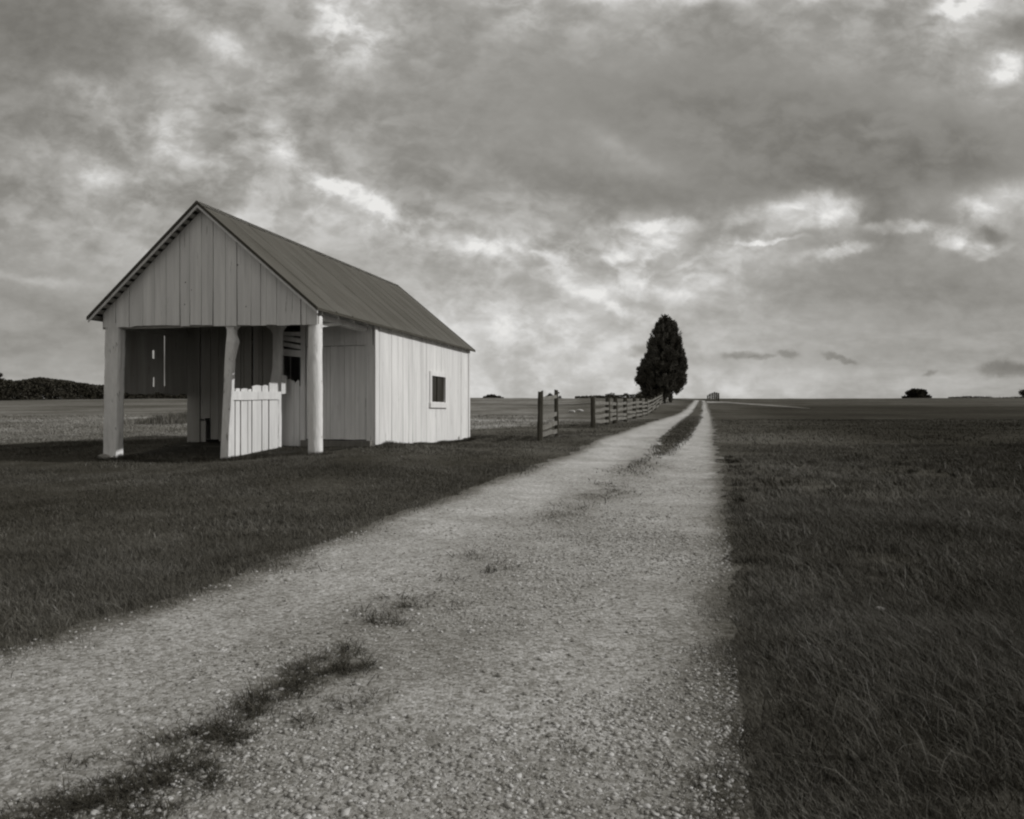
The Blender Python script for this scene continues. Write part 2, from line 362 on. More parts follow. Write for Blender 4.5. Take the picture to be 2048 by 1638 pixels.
def gravel_mat():
    m = bpy.data.materials.new('gravel_road'); m.use_nodes = True
    T = NT(m.node_tree); T.n.clear()
    co = T.n.new('ShaderNodeTexCoord').outputs['Object']
    a = T.n.new('ShaderNodeAttribute'); a.attribute_name = 'tone'
    vo = T.n.new('ShaderNodeTexVoronoi'); T.put(vo.inputs['Vector'], co); vo.inputs['Scale'].default_value = 55
    vc = T.n.new('ShaderNodeSeparateColor'); T.l.new(vo.outputs['Color'], vc.inputs[0])
    v2 = T.n.new('ShaderNodeTexVoronoi'); T.put(v2.inputs['Vector'], co); v2.inputs['Scale'].default_value = 130
    v2c = T.n.new('ShaderNodeSeparateColor'); T.l.new(v2.outputs['Color'], v2c.inputs[0])
    nf = T.noise(co, 30, 6, .7); nm = T.noise(co, 2.2, 6, .65); nl = T.noise(co, .45, 4, .6)
    k = T.rng(vc.outputs[0], 0, 1, .60, 1.40)
    k = T.math('MULTIPLY', k, T.rng(v2c.outputs[0], 0, 1, .78, 1.22))
    k = T.math('MULTIPLY', k, T.rng(nf, .3, .7, .85, 1.15))
    k = T.math('MULTIPLY', k, T.rng(nm, .3, .7, .88, 1.12))
    k = T.math('MULTIPLY', k, T.rng(nl, .3, .7, .9, 1.1))
    v = T.math('MULTIPLY', a.outputs['Fac'], k)
    cc = toned(T, v)
    p = T.n.new('ShaderNodeBsdfPrincipled'); T.l.new(cc.outputs[0], p.inputs['Base Color'])
    p.inputs['Roughness'].default_value = .95; p.inputs['Specular IOR Level'].default_value = .1
    bn = T.n.new('ShaderNodeBump'); bn.inputs['Strength'].default_value = .55; bn.inputs['Distance'].default_value = .006
    hh = T.math('MULTIPLY_ADD', T.math('SUBTRACT', 1.0, vo.outputs['Distance']), 1.0, T.math('MULTIPLY', nf, .8))
    T.put(bn.inputs['Height'], hh); T.l.new(bn.outputs[0], p.inputs['Normal'])
    out = T.n.new('ShaderNodeOutputMaterial'); T.l.new(p.outputs[0], out.inputs[0])
    return m
M['ground'] = ground_mat(); M['gravel'] = gravel_mat()

# ------------------------------------------------------------------ road edges
def edge(pts, ext):
    q = [hit(*p) for p in pts]; q = ext+q
    q.sort(key=lambda p: p[1])
    return np.array([p[1] for p in q]), np.array([p[0] for p in q])
RR = edge([(1500, 1638), (1478, 1400), (1462, 1270), (1462, 1100), (1455, 1050), (1443, 950), (1435, 900), (1430, 860), (1424, 835), (1417, 818), (1414, 808), (1411, 803)], [(0.15, -3), (.5, 1.0)])
RL = edge([(0, 1300), (200, 1240), (400, 1182), (600, 1100), (800, 1026), (950, 977), (1060, 937), (1150, 905), (1235, 868), (1300, 845), (1345, 833), (1370, 820), (1383, 808), (1388, 802)], [(-4.6, -3), (-3.6, 1.0)])
MLe = edge([(1236, 955), (1262, 925), (1294, 912), (1322, 880), (1350, 855), (1371, 838), (1390, 818), (1396, 808), (1398, 803)], [])
MRe = edge([(1240, 955), (1300, 925), (1345, 912), (1376, 880), (1390, 855), (1402, 838), (1404, 818), (1405, 808), (1404, 803)], [])
rr = lambda y: np.interp(y, *RR); rl = lambda y: np.interp(y, *RL)
mll = lambda y: np.interp(y, *MLe); mrr = lambda y: np.interp(y, *MRe)
M0, M1 = MLe[0][0], 185.0
MS = hit(1300, 912)[1]
def msl(y): return mll(y)+(mrr(y)-mll(y))*.5*np.exp(-(y-MS)/2.5)
def msr(y): return mrr(y)-(mrr(y)-mll(y))*.5*np.exp(-(y-MS)/2.5)
def on_road(x, y, pad=0.0): return (x > rl(y)+pad) & (x < rr(y)-pad)
def on_median(x, y): return (y > M0) & (x > mll(y)) & (x < mrr(y))

# ------------------------------------------------------------------ ground sheet
def ground_tone(x, y):
    n = fbm(x*.08, y*.08, 31, 4); n2 = fbm(x*.6, y*.6, 37, 3)
    lawn = .086
    t = np.full(x.shape, lawn)
    sm = lambda v, a, b: np.clip((v-a)/(b-a), 0, 1)**2*(3-2*np.clip((v-a)/(b-a), 0, 1))
    # dry hay field behind the barn: beyond a line from the left to the fence gap
    s = (y-19)-(x+13.7)*1.0
    s = s+3*(n-.5)
    left = sm(-x+rl(y)-.5, 0, 3)
    hay = sm(s, -1.2, 1.6)*left
    bands = .5+.5*np.sin((y+.35*x)*.55+5*n)
    hv = .25+.06*bands*sm(y, 24, 34)
    farm = sm(y, 46, 66)
    st = fbm(x*.035+.02*y, y*.22-.05*x, 47, 4)
    hv = hv*(.62+.76*st)
    hv = hv*(1-farm)+(.09+.18*fbm(x*.02, y*.10-.02*x, 41, 4))*farm
    hv = hv*(1-.12*sm(-x, 8, 40))
    t = t*(1-hay)+hv*hay
    fence_side = sm(x-0.11*(y-20), -1.5, 1.5)*sm(y, 23, 30)*left          # rough grass around the fence line
    t = t*(1-.55*fence_side)+.085*.55*fence_side
    # right pasture, darker and longer; beyond the crossing track it is dry again
    right = sm(x-rr(y), -.5, 1.0)
    rv = .080-.040*sm(x-rr(y), 1, 8)  # darkens outwards: longer grass, with some lens falloff put into the colour
    rfar = sm(y, 84, 100)
    rv = rv*(1-rfar)+.088*rfar
    t = t*(1-right)+rv*right
    n3 = fbm(x*.22+5, y*.22, 43, 4)
    side = 1-.30*sm(-x, 3, 12)*(y < 60)  # lens falloff towards the left, put into the grass colour
    return t*side*(.72+.56*n2)*(.70+.60*n)*(.62+.76*n3)
xs = np.concatenate([-np.geomspace(14, 1500, 95)[::-1], np.linspace(-13.8, 13.8, 231), np.geomspace(14, 1500, 95)])
ys = np.concatenate([np.linspace(-20, 1, 30), np.linspace(1.1, 24, 230), np.geomspace(24.2, 420, 250), np.geomspace(440, 2400, 14)])
X, Y = np.meshgrid(xs, ys)
Z = h(X.ravel(), Y.ravel())
V = np.stack([X.ravel(), Y.ravel(), Z], 1)
nx, ny = len(xs), len(ys)
idx = np.arange(nx*ny).reshape(ny, nx)
Fq = np.stack([idx[:-1, :-1].ravel(), idx[:-1, 1:].ravel(), idx[1:, 1:].ravel(), idx[1:, :-1].ravel()], 1)
g = np_obj('ground', V, [Fq], M['ground'], tone=ground_tone(V[:, 0], V[:, 1]), smooth=True)
tag(g, 'mown grass and open pasture rising to the horizon', kind='structure')

# where grass tufts grow in the drive: x, y, half width, half height, blades
TU = [(690, 1308, 26, 14, 380), (655, 1345, 60, 24, 1500), (590, 1365, 50, 22, 1100), (545, 1390, 50, 22, 1000), (500, 1430, 35, 20, 600), (430, 1480, 60, 26, 1400), (480, 1485, 30, 10, 300), (400, 1535, 55, 30, 1300), (420, 1580, 30, 18, 500), (330, 1545, 60, 16, 500), (300, 1580, 50, 20, 900), (230, 1595, 70, 28, 1600), (150, 1620, 80, 30, 1700), (60, 1640, 60, 26, 1000), (260, 1640, 90, 30, 1600), (350, 1480, 60, 22, 260), (310, 1500, 50, 20, 200), (150, 1535, 40, 10, 120), (615, 1448, 34, 16, 260), (590, 1400, 36, 12, 200), (700, 1415, 40, 14, 170), (735, 1338, 16, 8, 120), (760, 1395, 26, 12, 120), (510, 1560, 30, 18, 140), (535, 1455, 14, 7, 70),
      (810, 1215, 26, 12, 330), (740, 1245, 34, 12, 320), (790, 1250, 30, 9, 180), (915, 1216, 16, 7, 130), (775, 1200, 26, 8, 90), (720, 1225, 20, 8, 80), (1005, 1135, 24, 10, 200), (985, 1150, 18, 8, 120), (950, 1115, 34, 8, 140), (900, 1160, 30, 7, 70), (870, 1195, 16, 7, 60), (1120, 1030, 40, 7, 160), (1180, 995, 44, 9, 340), (1240, 985, 34, 8, 260), (1150, 1015, 34, 7, 160), (1095, 1040, 20, 5, 80), (1260, 945, 40, 10, 420), (1215, 970, 30, 6, 160), (1290, 930, 30, 8, 300),
      (1140, 1505, 18, 10, 70), (1350, 1560, 60, 30, 130), (1430, 1585, 50, 40, 420), (1470, 1480, 30, 30, 240), (1450, 1350, 24, 14, 60), (1400, 1640, 60, 20, 260), (1460, 1130, 20, 8, 80), (1470, 1050, 18, 6, 80), (490, 1130, 50, 10, 220), (560, 1140, 60, 9, 160)]
def strip(name, yv, fl, fr, ncol, mat_, lift, tonef, jag, label):
    """a sheet along the drive between two edge functions, with ragged edges"""
    rows = []; tt = []
    for j, y in enumerate(yv):
        a, b = fl(y), fr(y)
        s = min(1.0, .35+y/25)
        amp = jag*(1 if y < 30 else 1.5)
        a += amp*(fbm(np.array([y*2.2]), np.array([3.3]), 51, 6)[0]-.5)*2*s; b += amp*(fbm(np.array([y*2.6]), np.array([8.8]), 57, 6)[0]-.5)*2*s
        if b < a+.02: b = a+.02
        x = np.linspace(a, b, ncol); rows.append(np.stack([x, np.full(ncol, y)], 1))
    P2 = np.concatenate(rows)
    z = h(P2[:, 0], P2[:, 1])+lift+.0011*np.maximum(0, P2[:, 1]-8)
    V = np.column_stack([P2, z]); n = len(yv)
    idx = np.arange(n*ncol).reshape(n, ncol)
    Fq = np.stack([idx[:-1, :-1].ravel(), idx[:-1, 1:].ravel(), idx[1:, 1:].ravel(), idx[1:, :-1].ravel()], 1)
    o = np_obj(name, V, [Fq], mat_, tone=tonef(V[:, 0], V[:, 1]), smooth=True)
    return tag(o, label, kind='structure')
def road_tone(x, y):
    a, b = rl(y), rr(y); f = (x-a)/np.maximum(b-a, .1)
    t = .33+.07*np.exp(-((f-.25)/.13)**2)+.03*np.exp(-((f-.78)/.12)**2)-.03*np.exp(-((f-.5)/.1)**2)
    e_ = fbm(x*3.1, y*3.1, 64, 4); dl, dr = x-a, b-x
    t = t-.04*np.clip((5-y)/3, 0, 1)
    t = t+.11*np.clip((y-4)/14, 0, 1)
    n = fbm(x*1.4, y*1.4, 61, 4); n2 = fbm(x*7, y*7, 62, 3)
    soil = np.exp(-(dl/(.10+.30*e_))**2)+np.exp(-(dr/(.08+.26*e_))**2)      # earth and creeping turf at the edges
    return t*(.76+.48*n)*(.84+.32*n2)*(1-.62*np.clip(soil, 0, 1))
yr = np.concatenate([np.linspace(-6, 1, 20), np.linspace(1.05, 12, 380), np.geomspace(12.04, 190, 420)])
RT = road_tone
def road_tone(x, y):
    t = RT(x, y)
    for (px, py, rx, ry, n) in TU:
        X_, Y_ = hit(px, py); dp = max(abs(hit(px, py-ry)[1]-hit(px, py+ry)[1])/2, .05); wx = rx/F*Y_
        k = np.exp(-(((x-X_)/wx/1.1)**2+((y-Y_)/dp/1.1)**2)); t = t*(1-min(.5, .12+n/1600)*k*(.4+1.2*fbm(x*9, y*9, 63, 3)))
    return t
strip('road', yr, rl, rr, 60, M['gravel'], .008, road_tone, .24, 'pale gravel farm drive with two wheel tracks running to the skyline')
ym_ = np.geomspace(MS, M1, 260)
strip('grass_median', ym_, msl, msr, 14, M['ground'], .016, lambda x, y: .105*(.6+.8*fbm(x, y, 66, 3)), .30, 'strip of grass between the two wheel tracks of the drive')
# the crossing track at the top of the rise
ct = [hit(*p) for p in [(1412, 803.5), (1450, 805), (1500, 808), (1560, 812), (1620, 817.5)]]
cb = [hit(*p) for p in [(1414, 808), (1450, 807.5), (1500, 811), (1560, 815), (1620, 818.5)]]
tp = np.linspace(0, 1, 60); TX = []
cta, cba = np.array(ct), np.array(cb); ip = np.linspace(0, 1, len(ct))
for q in tp:
    a = [np.interp(q, ip, cta[:, c]) for c in (0, 1)]; b = [np.interp(q, ip, cba[:, c]) for c in (0, 1)]
    for k in range(5): TX.append((a[0]+(b[0]-a[0])*k/4, a[1]+(b[1]-a[1])*k/4))
TX = np.array(TX); ti = np.arange(len(TX)).reshape(60, 5)
Fq = np.stack([ti[:-1, :-1].ravel(), ti[:-1, 1:].ravel(), ti[1:, 1:].ravel(), ti[1:, :-1].ravel()], 1)
tag(np_obj('farm_track', np.column_stack([TX, h(TX[:, 0], TX[:, 1])+.05]), [Fq], M['ground'], tone=np.repeat(.34-.20*tp, 5), smooth=True), 'faint worn track branching right from the drive near the skyline', kind='structure')

# ------------------------------------------------------------------ THE BARN
PANG = -math.radians(AX)
barn = empty('barn', (E0[0], E0[1], 0), PANG)
tag(barn, 'white board barn with open porch front, metal gable roof and one small window', 'barn')
def t_on(w, px):
    u = (px-CX)/F; return -(E0[0]-ca*w-u*(E0[1]+sa*w))/(sa-u*ca)
def w_on(t, px):
    u = (px-CX)/F; return (E0[0]+sa*t-u*(E0[1]+ca*t))/(ca+u*sa)
def z_on(w, t, py): return CAMZ+(CY-py)/F*(E0[1]+sa*w+ca*t)
EAVE, PEAK, HW, LEN = 3.10, 5.22, 2.565, 9.34
def roofz(w): return PEAK-(PEAK-EAVE)*abs(w-HW)/HW
def gz(w, t):                                          # ground height at a barn position
    x, y = barn_xy(w, t); return h1(x, y)
def boards_px(edges): return [tuple(e) for e in zip(edges[:-1], edges[1:])]

def wall(name, O, U, Nn, edges, zb, zt, material, th=.022, gap=.004, jag=.02, parent=barn, outward=.004):
    """vertical boards between successive u values; zb, zt are functions of u"""
    bm = bmesh.new()
    for a, b in zip(edges[:-1], edges[1:]):
        g1, g2 = (random.uniform(.3, 1.3)*gap*(2.6 if random.random() < .22 else 1) for _ in range(2))
        a1, b1 = a+g1, b-g2
        if b1-a1 < .01: continue
        lift = random.uniform(-jag, jag)
        c1, c2 = (random.uniform(.006, .016) if random.random() < .3 else 0 for _ in range(2))
        base = [(a1+c1, zb(a1)+lift+random.uniform(-jag, jag)*.4), ((a1+b1)/2, zb((a1+b1)/2)+lift+random.uniform(-jag, jag)*.5), (b1-c2, zb(b1)+lift+random.uniform(-jag, jag)*.4)]
        top = [(b1, zt(b1)), ((a1+b1)/2, zt((a1+b1)/2)), (a1, zt(a1))]
        mid_r = [(b1+random.uniform(-1, 1)*gap*.35, .5*(base[2][1]+top[0][1]))]; mid_l = [(a1+random.uniform(-1, 1)*gap*.35, .5*(base[0][1]+top[2][1]))]
        off = Vector(Nn)*random.uniform(-outward, outward)
        poly_board(bm, Vector(O)+off, U, Nn, base+mid_r+top+mid_l, th)
    return obj(name, bm, material, parent)

# local frame: x = -w (right), y = t (back), z up
# gable wall over the porch (t = 0.2)
TG = .20
ge = [w_on(TG, p) for p in (635, 613, 602, 580, 553, 532, 521, 502, 473, 451, 426, 403, 379, 360, 332, 309, 286, 258, 232, 206)]
lowz = {0: 2.80}
def gz_bottom(u):
    w = -u
    return 2.815+.028*w-(.03 if w > 4.2 else 0)
us = sorted(-w for w in ge)
gw = wall('gable_wall', (0, TG, 0), (1, 0, 0), (0, -1, 0), us, gz_bottom, lambda u: roofz(-u)-.055, M['white'], gap=.005, jag=.012)
# dark knots / nail holes
for (px, py, r_) in ((371, 565, .014), (369.6, 609, .012), (475, 530, .015), (492, 613, .009), (383, 580, .008)):
    w_ = w_on(TG, px); bm = bmesh.new()
    bmesh.ops.create_cone(bm, cap_ends=True, segments=9, radius1=r_, radius2=r_*.8, depth=.012)
    kn = obj('knot', bm, M['fpost'], gw); kn.rotation_euler = (math.pi/2, 0, 0); kn.location = (-w_, TG-.003, z_on(w_, TG, py))
# side wall (w = .13)
TS, TB = 2.62, 9.17
se = [TS+.0, *[t_on(.13, 620+X/4.55) for X in (632, 688, 745, 800, 845, 895, 935, 975, 1010, 1060, 1100, 1150, 1200, 1250, 1310, 1375)], TB]
wt0 = t_on(.13, 862); wt1 = t_on(.13, 889)
wz0 = z_on(.13, (wt0+wt1)/2, 804); wz1 = z_on(.13, (wt0+wt1)/2, 753)
bm = bmesh.new()
zt_side = roofz(.13)-.075
for a, b in zip(se[:-1], se[1:]):
    a1, b1 = a+random.uniform(.002, .006), b-random.uniform(.002, .006)
    if b1-a1 < .02: continue
    lift = random.uniform(-.03, .02)
    bt = lambda t: gz(.13, t)-.015+lift+random.uniform(0, .045)
    segs = []
    if a1 < wt1 and b1 > wt0:                          # boards cut for the window
        if a1 < wt0-.02: segs.append((a1, min(wt0, b1), None))
        if b1 > wt1+.02: segs.append((max(wt1, a1), b1, None))
        segs.append((max(a1, wt0), min(b1, wt1), 'cut'))
    else: segs.append((a1, b1, None))
    off = Vector((random.uniform(-.004, .004), 0, 0))
    for (s0, s1, c) in segs:
        if s1-s0 < .005: continue
        if c:
            poly_board(bm, Vector((-.13, 0, 0))+off, (0, 1, 0), (1, 0, 0), [(s0, bt(s0)), (s1, bt(s1)), (s1, wz0), (s0, wz0)], .022)
            poly_board(bm, Vector((-.13, 0, 0))+off, (0, 1, 0), (1, 0, 0), [(s0, wz1), (s1, wz1), (s1, zt_side), (s0, zt_side)], .022)
        else:
            m = (s0+s1)/2
            poly_board(bm, Vector((-.13, 0, 0))+off, (0, 1, 0), (1, 0, 0), [(s0+(random.uniform(.01, .03) if random.random() < .3 else 0), bt(s0)), (m, bt(m)), (s1-(random.uniform(.01, .03) if random.random() < .3 else 0), bt(s1)), (s1+random.uniform(-.002, .002), random.uniform(.9, 1.8)), (s1, zt_side), (s0, zt_side), (s0+random.uniform(-.002, .002), random.uniform(.9, 1.8))], .022)
obj('side_wall', bm, M['white'], barn)
# rotten gaps at the foot of the boards show dark: the sill log behind
bm = bmesh.new(); beam(bm, (-.30, TS+.1, .50), (-.30, TB-.1, .42), .16, .20, 8, .006); obj('sill_beam', bm, M['fpost'], barn)
for tt in (TS+.055, TB-.055):
    bm = bmesh.new(); zb = gz(.11, tt)-.02
    box(bm, -.125, -.100, tt-.06, tt+.06, zb, zt_side); obj('corner_board', bm, M['white'], barn)
# window
win = empty('window', (-.13, (wt0+wt1)/2, (wz0+wz1)/2), 0, barn)
hw, hh = (wt1-wt0)/2, (wz1-wz0)/2
bm = bmesh.new(); fw = .13
box(bm, -.03, .034, -hw-fw, -hw, -hh-.02, hh+fw*.9)
box(bm, -.03, .034, hw, hw+fw*.8, -hh-.02, hh+fw*.9)
box(bm, -.03, .031, -hw, hw, hh, hh+fw*.9)
obj('frame', bm, M['white'], win)
bm = bmesh.new(); box(bm, -.03, .060, -hw-fw-.03, hw+fw*.8+.03, -hh-.155, -hh-.02); obj('sill', bm, M['white'], win)
bm = bmesh.new(); box(bm, -.035, -.030, -hw, hw, -hh-.02, hh); obj('pane', bm, M['dark'], win)
bm = bmesh.new(); box(bm, -.028, -.012, -.009, .009, -hh-.02, hh); obj('mullion', bm, M['fpost'], win)
# back gable and far side wall
be = list(np.arange(-5.0, -.12, .24))+[-.13]
wall('back_wall', (0, TB, 0), (1, 0, 0), (0, 1, 0), be, lambda u: gz(-u, TB)-.02, lambda u: roofz(-u)-.06, M['white'])
fe = list(np.arange(TS+.03, TB, .25))+[TB]
wall('far_side_wall', (-4.90, 0, 0), (0, 1, 0), (-1, 0, 0), fe, lambda u: gz(5.0, u)-.02, lambda u: roofz(5.0)-.07, M['white'])
# upper boards on the porch's left side; daylight shows through the gaps
WL = 4.93
tsl, tsh = t_on(WL, 330), t_on(WL, 307.5)
def zl(t, py): return z_on(WL, t, py)
bm = bmesh.new()
ed = [.28, .55, .85, 1.12, 1.38, tsh-.034, tsh+.034, 1.77, tsl-.021, tsl+.021, 2.10, 2.36, 2.655]
topz = roofz(WL)-.07
for i, (a, b) in enumerate(zip(ed[:-1], ed[1:])):
    bz = 1.62+random.uniform(-.03, .03)
    O = Vector((-WL+random.uniform(-.003, .003), 0, 0))
    if i == 5:                                         # split board with two holes
        z1, z2, z3, z4 = zl(tsh, 773), zl(tsh, 755), zl(tsh, 717), zl(tsh, 701)
        for (p, q) in ((bz, z1), (z2, z3), (z4, topz)):
            poly_board(bm, O, (0, 1, 0), (1, 0, 0), [(a-.004, p), (b+.004, p+.01), (b+.004, q-.01), (a-.004, q)], .022)
        poly_board(bm, O, (0, 1, 0), (1, 0, 0), [(a-.004, z1-.01), (a+.012, z1-.01), (a+.020, z2+.01), (a-.004, z2+.01)], .022)
    elif i == 8:                                       # long open joint, closed at head and foot
        z1, z2 = zl(tsl, 772), zl(tsl, 660)
        poly_board(bm, O, (0, 1, 0), (1, 0, 0), [(a-.004, bz), (b+.004, bz), (b+.004, z1-.05), ((a+b)/2, z1), (a-.004, z1-.05)], .022)
        poly_board(bm, O, (0, 1, 0), (1, 0, 0), [(a-.004, z2+.08), ((a+b)/2, z2), (b+.004, z2+.08), (b+.004, topz), (a-.004, topz)], .022)
        poly_board(bm, O, (0, 1, 0), (1, 0, 0), [(b-.004, z1-.06), (b+.012, z1-.06), (b+.004, z1+.5), (b+.012, z2+.1), (b-.004, z2+.1), (b-.012, z1+.4)], .022)
    else:
        poly_board(bm, O, (0, 1, 0), (1, 0, 0), [(a+.001, bz), (b-.001, bz+random.uniform(-.02, .02)), (b-.001, topz), (a+.001, topz)], .022)
obj('porch_side_wall', bm, M['white_shade'], barn)
# partition at the back of the porch (t = 2.62)
def pw(px): return -w_on(TS, px)                       # local x
def pz(px, py): return z_on(w_on(TS, px), TS, py)
bm = bmesh.new()
ztp = lambda u: roofz(-u)-.10
def pboard(p0, p1, yb0, yb1, top=None, jag=None, dz=0.0, th=.022):
    a, b = pw(p0), pw(p1); z0, z1 = pz(p0, yb0), pz(p1, yb1)
    t0 = ztp(a) if top is None else pz(p0, top); t1 = ztp(b) if top is None else pz(p1, top)
    pts = [(a, z0), ((a+b)/2, (z0+z1)/2+random.uniform(-.01, .01)), (b, z1), (b, t1)]
    if jag: pts += [(b+(a-b)*f, t1+(t0-t1)*f+dd) for f, dd in jag]
    if top is None and a < -HW < b: pts += [(-HW, ztp(-HW))]
    pts += [(a, t0)]
    poly_board(bm, Vector((0, TS-dz, 0)), (1, 0, 0), (0, -1, 0), pts, th)
pboard(374.3, 399.0, 884, 885); pboard(401.5, 411, 884, 884, top=842, dz=-.0); pboard(401.5, 420, 838, 836); pboard(421.5, 437, 878, 878, dz=.004)
pboard(437.6, 457, 882, 884); pboard(457.5, 481, 885, 887, dz=.003); pboard(482, 487.5, 887, 887); pboard(488.4, 502.8, 888, 888, dz=.004)
pboard(506.2, 517, 888, 889, top=None); pboard(517.8, 524.5, 889, 889, dz=.004); pboard(525.6, 550, 889, 890)
obj('partition_wall', bm, M['white_shade'], barn)
# doorway with short board half door, slats above
bm = bmesh.new()
pboard(558, 573, 905, 905, top=788, dz=.02); pboard(573.3, 589, 904, 904, top=760.5, jag=[(.15, -.02), (.5, .03), (.8, .01)], dz=.03)
pboard(589.6, 600, 903, 903, top=762, jag=[(.3, .03), (.75, -.05)], dz=.03); pboard(600.5, 612, 902, 902, top=772, dz=.022)
obj('half_door', bm, M['white'], barn)
for y0, y1, sl in ((664, 672, .0), (675, 684, .03), (688, 696, .04), (700, 713, .01)):
    bm = bmesh.new()
    a, b = pw(563), pw(612); zc = (pz(585, y0)+pz(585, y1))/2; hh_ = (pz(585, y0)-pz(585, y1))/2
    beam(bm, (a, TS-.03, zc+sl+.02), (b, TS-.03, zc-sl-.02), .024, hh_*2, 3, .003)
    obj('slat', bm, M['white'], barn)
bm = bmesh.new(); box(bm, pw(560), pw(566), TS-.04, TS+.03, pz(563, 905), ztp(pw(563))-.05); box(bm, pw(603), pw(611), TS-.04, TS+.03, pz(605, 905), ztp(pw(605))-.05)
obj('door_frame', bm, M['white'], barn)
# tall boarded door on the right of the partition
door = empty('door', (0, TS, 0), 0, barn)
bm = bmesh.new()
xs_ = [pw(p) for p in (613, 637, 653, 660.6, 689, 710, 732)]
zd0, zd1 = pz(690, 879), pz(690, 692)
for a, b in zip(xs_[:-1], xs_[1:]):
    poly_board(bm, Vector((0, -random.uniform(.0, .006), 0)), (1, 0, 0), (0, -1, 0), [(a+.003, zd0), (b-.003, zd0+random.uniform(-.006, .006)), (b-.003, zd1), (a+.003, zd1)], .025)
obj('panel', bm, M['white'], door)
bm = bmesh.new(); box(bm, pw(640), pw(652), -.012, .0, 2.45, 2.5); 
box(bm, pw(640), pw(655), -.014, .0, .9, .95); bm.free()
bm = bmesh.new()
wl = [pw(p) for p in (612, 640, 668, 689, 712, 745)]
for a, b in zip(wl[:-1], wl[1:]):
    poly_board(bm, Vector((0, TS-random.uniform(0, .004), 0)), (1, 0, 0), (0, -1, 0), [(a+.002, zd1+.012), (b-.002, zd1+.012), (b-.002, ztp(b)), (a+.002, ztp(a))], .022)
poly_board(bm, (0, TS-.002, 0), (1, 0, 0), (0, -1, 0), [(pw(733), .45), (pw(747.2), .45), (pw(747.2), zd1+.012), (pw(733), zd1+.012)], .03)
obj('door_surround', bm, M['white'], barn)
bm = bmesh.new(); beam(bm, (pw(606), TS-.03, .50), (pw(745), TS-.03, .50), .16, .17, 5, .004); obj('door_sill', bm, M['bare'], barn)
# header, plates, brace
bm = bmesh.new(); beam(bm, (-5.0, TG+.11, 2.98), (-.12, TG+.11, 2.94), .12, .18, 6, .006); obj('header_beam', bm, M['white_shade'], barn)
bm = bmesh.new(); beam(bm, (-.36, .3, 3.03), (-.36, TS-.01, 3.02), .13, .11, 5, .004); obj('plate_beam', bm, M['white'], barn)
bm = bmesh.new(); beam(bm, (-4.95, .3, 3.0), (-4.95, TS, 3.0), .12, .12, 5, .004); obj('plate_beam', bm, M['white_shade'], barn)
bm = bmesh.new()
pr = None
beam(bm, (-.34, .32, 2.76), (-.34, .8, 2.89), .06, .06, 2, .002); beam(bm, (-.34, .8, 2.89), (-.34, 1.38, 2.985), .06, .06, 2, .002)
obj('brace', bm, M['white'], barn)
# posts: lofted from outlines (z, centre x, half width, half depth)
def post(name, rows, y0, lean=0.0, power=2.0, seg=14, wob=.004):
    bm = bmesh.new(); rings = []
    rows = sorted(rows); zs = []
    for (a, b) in zip(rows[:-1], rows[1:]):
        n = max(1, int((b[0]-a[0])/.09))
        for k in range(n):
            f = k/n; zs.append([a[i]+(b[i]-a[i])*f for i in range(4)])
    zs.append(list(rows[-1]))
    for (z, cx, rx, ry) in zs:
        ring = []
        for k in range(seg):
            an = 2*math.pi*k/seg+math.pi/seg
            c, s = math.cos(an), math.sin(an)
            q = (abs(c)**power+abs(s)**power)**(-1/power)
            j = (1+random.uniform(-wob, wob)*4)*(1+.07*(float(fbm(np.array([k*.9+cx*7]), np.array([z*3.1]), 13, 3)[0])-.5)*2)
            ring.append(bm.verts.new((cx+c*q*rx*j, y0+s*q*ry*j+lean*(z-.3), z)))
        rings.append(ring)
    for a, b in zip(rings[:-1], rings[1:]):
        for k in range(seg): bm.faces.new((a[k], a[(k+1) % seg], b[(k+1) % seg], b[k]))
    bm.faces.new(rings[0][::-1]); bm.faces.new(rings[-1])
    return obj(name, bm, M['post_paint'], barn, smooth=power < 3)
def rowpx(t, l, r, py, ry):
    w0, w1 = w_on(t, l), w_on(t, r); wc = (w0+w1)/2
    return (z_on(wc, t, py), -wc, (w0-w1)/2, ry)
TP = .20
post('post', [rowpx(TP, 205, 232, 918, .10), rowpx(TP, 206.5, 234, 800, .10), rowpx(TP, 208.5, 237, 660, .10), (3.0, rowpx(TP, 208.5, 237, 660, .1)[1], .145, .1)], TP+.10, power=9, seg=20, wob=.001)
post('post', [rowpx(TP, l, r, y, d) for (l, r, y, d) in ((436, 452, 928, .075), (436, 451.5, 915, .075), (438, 452.5, 880, .075), (440, 455, 830, .075), (443, 459, 765, .075), (444.5, 461, 720, .075), (446, 465.5, 698, .08), (448, 468.5, 684, .085), (448.5, 468, 678, .08), (449, 465, 668, .07), (449, 464.8, 658, .07), (445, 472, 651, .075), (441, 478, 648, .08), (441, 478, 643, .08))], TP+.11, power=4, seg=18, wob=.001)
rp = [rowpx(TP+.02, l, r, y, .115) for (l, r, y) in ((611, 637, 915), (611, 637.2, 900), (611, 637.3, 860), (609.5, 637, 780), (610, 636.5, 720), (611, 636, 680), (612, 636, 655), (613, 636, 640), (613, 636, 630))]
post('post', rp, TP+.14, power=2.2, seg=20, wob=.004)
# inner post at the end of the picket panel
T2 = 2.30
post('post', [rowpx(T2, l, r, y, .07) for (l, r, y) in ((543, 561, 906), (543, 561, 800), (541, 562.5, 770), (546, 563, 735), (547.5, 564, 700), (547.5, 564, 668), (543, 566, 660), (535, 572, 654), (535, 572, 648))], T2, power=4, seg=18, wob=.001)
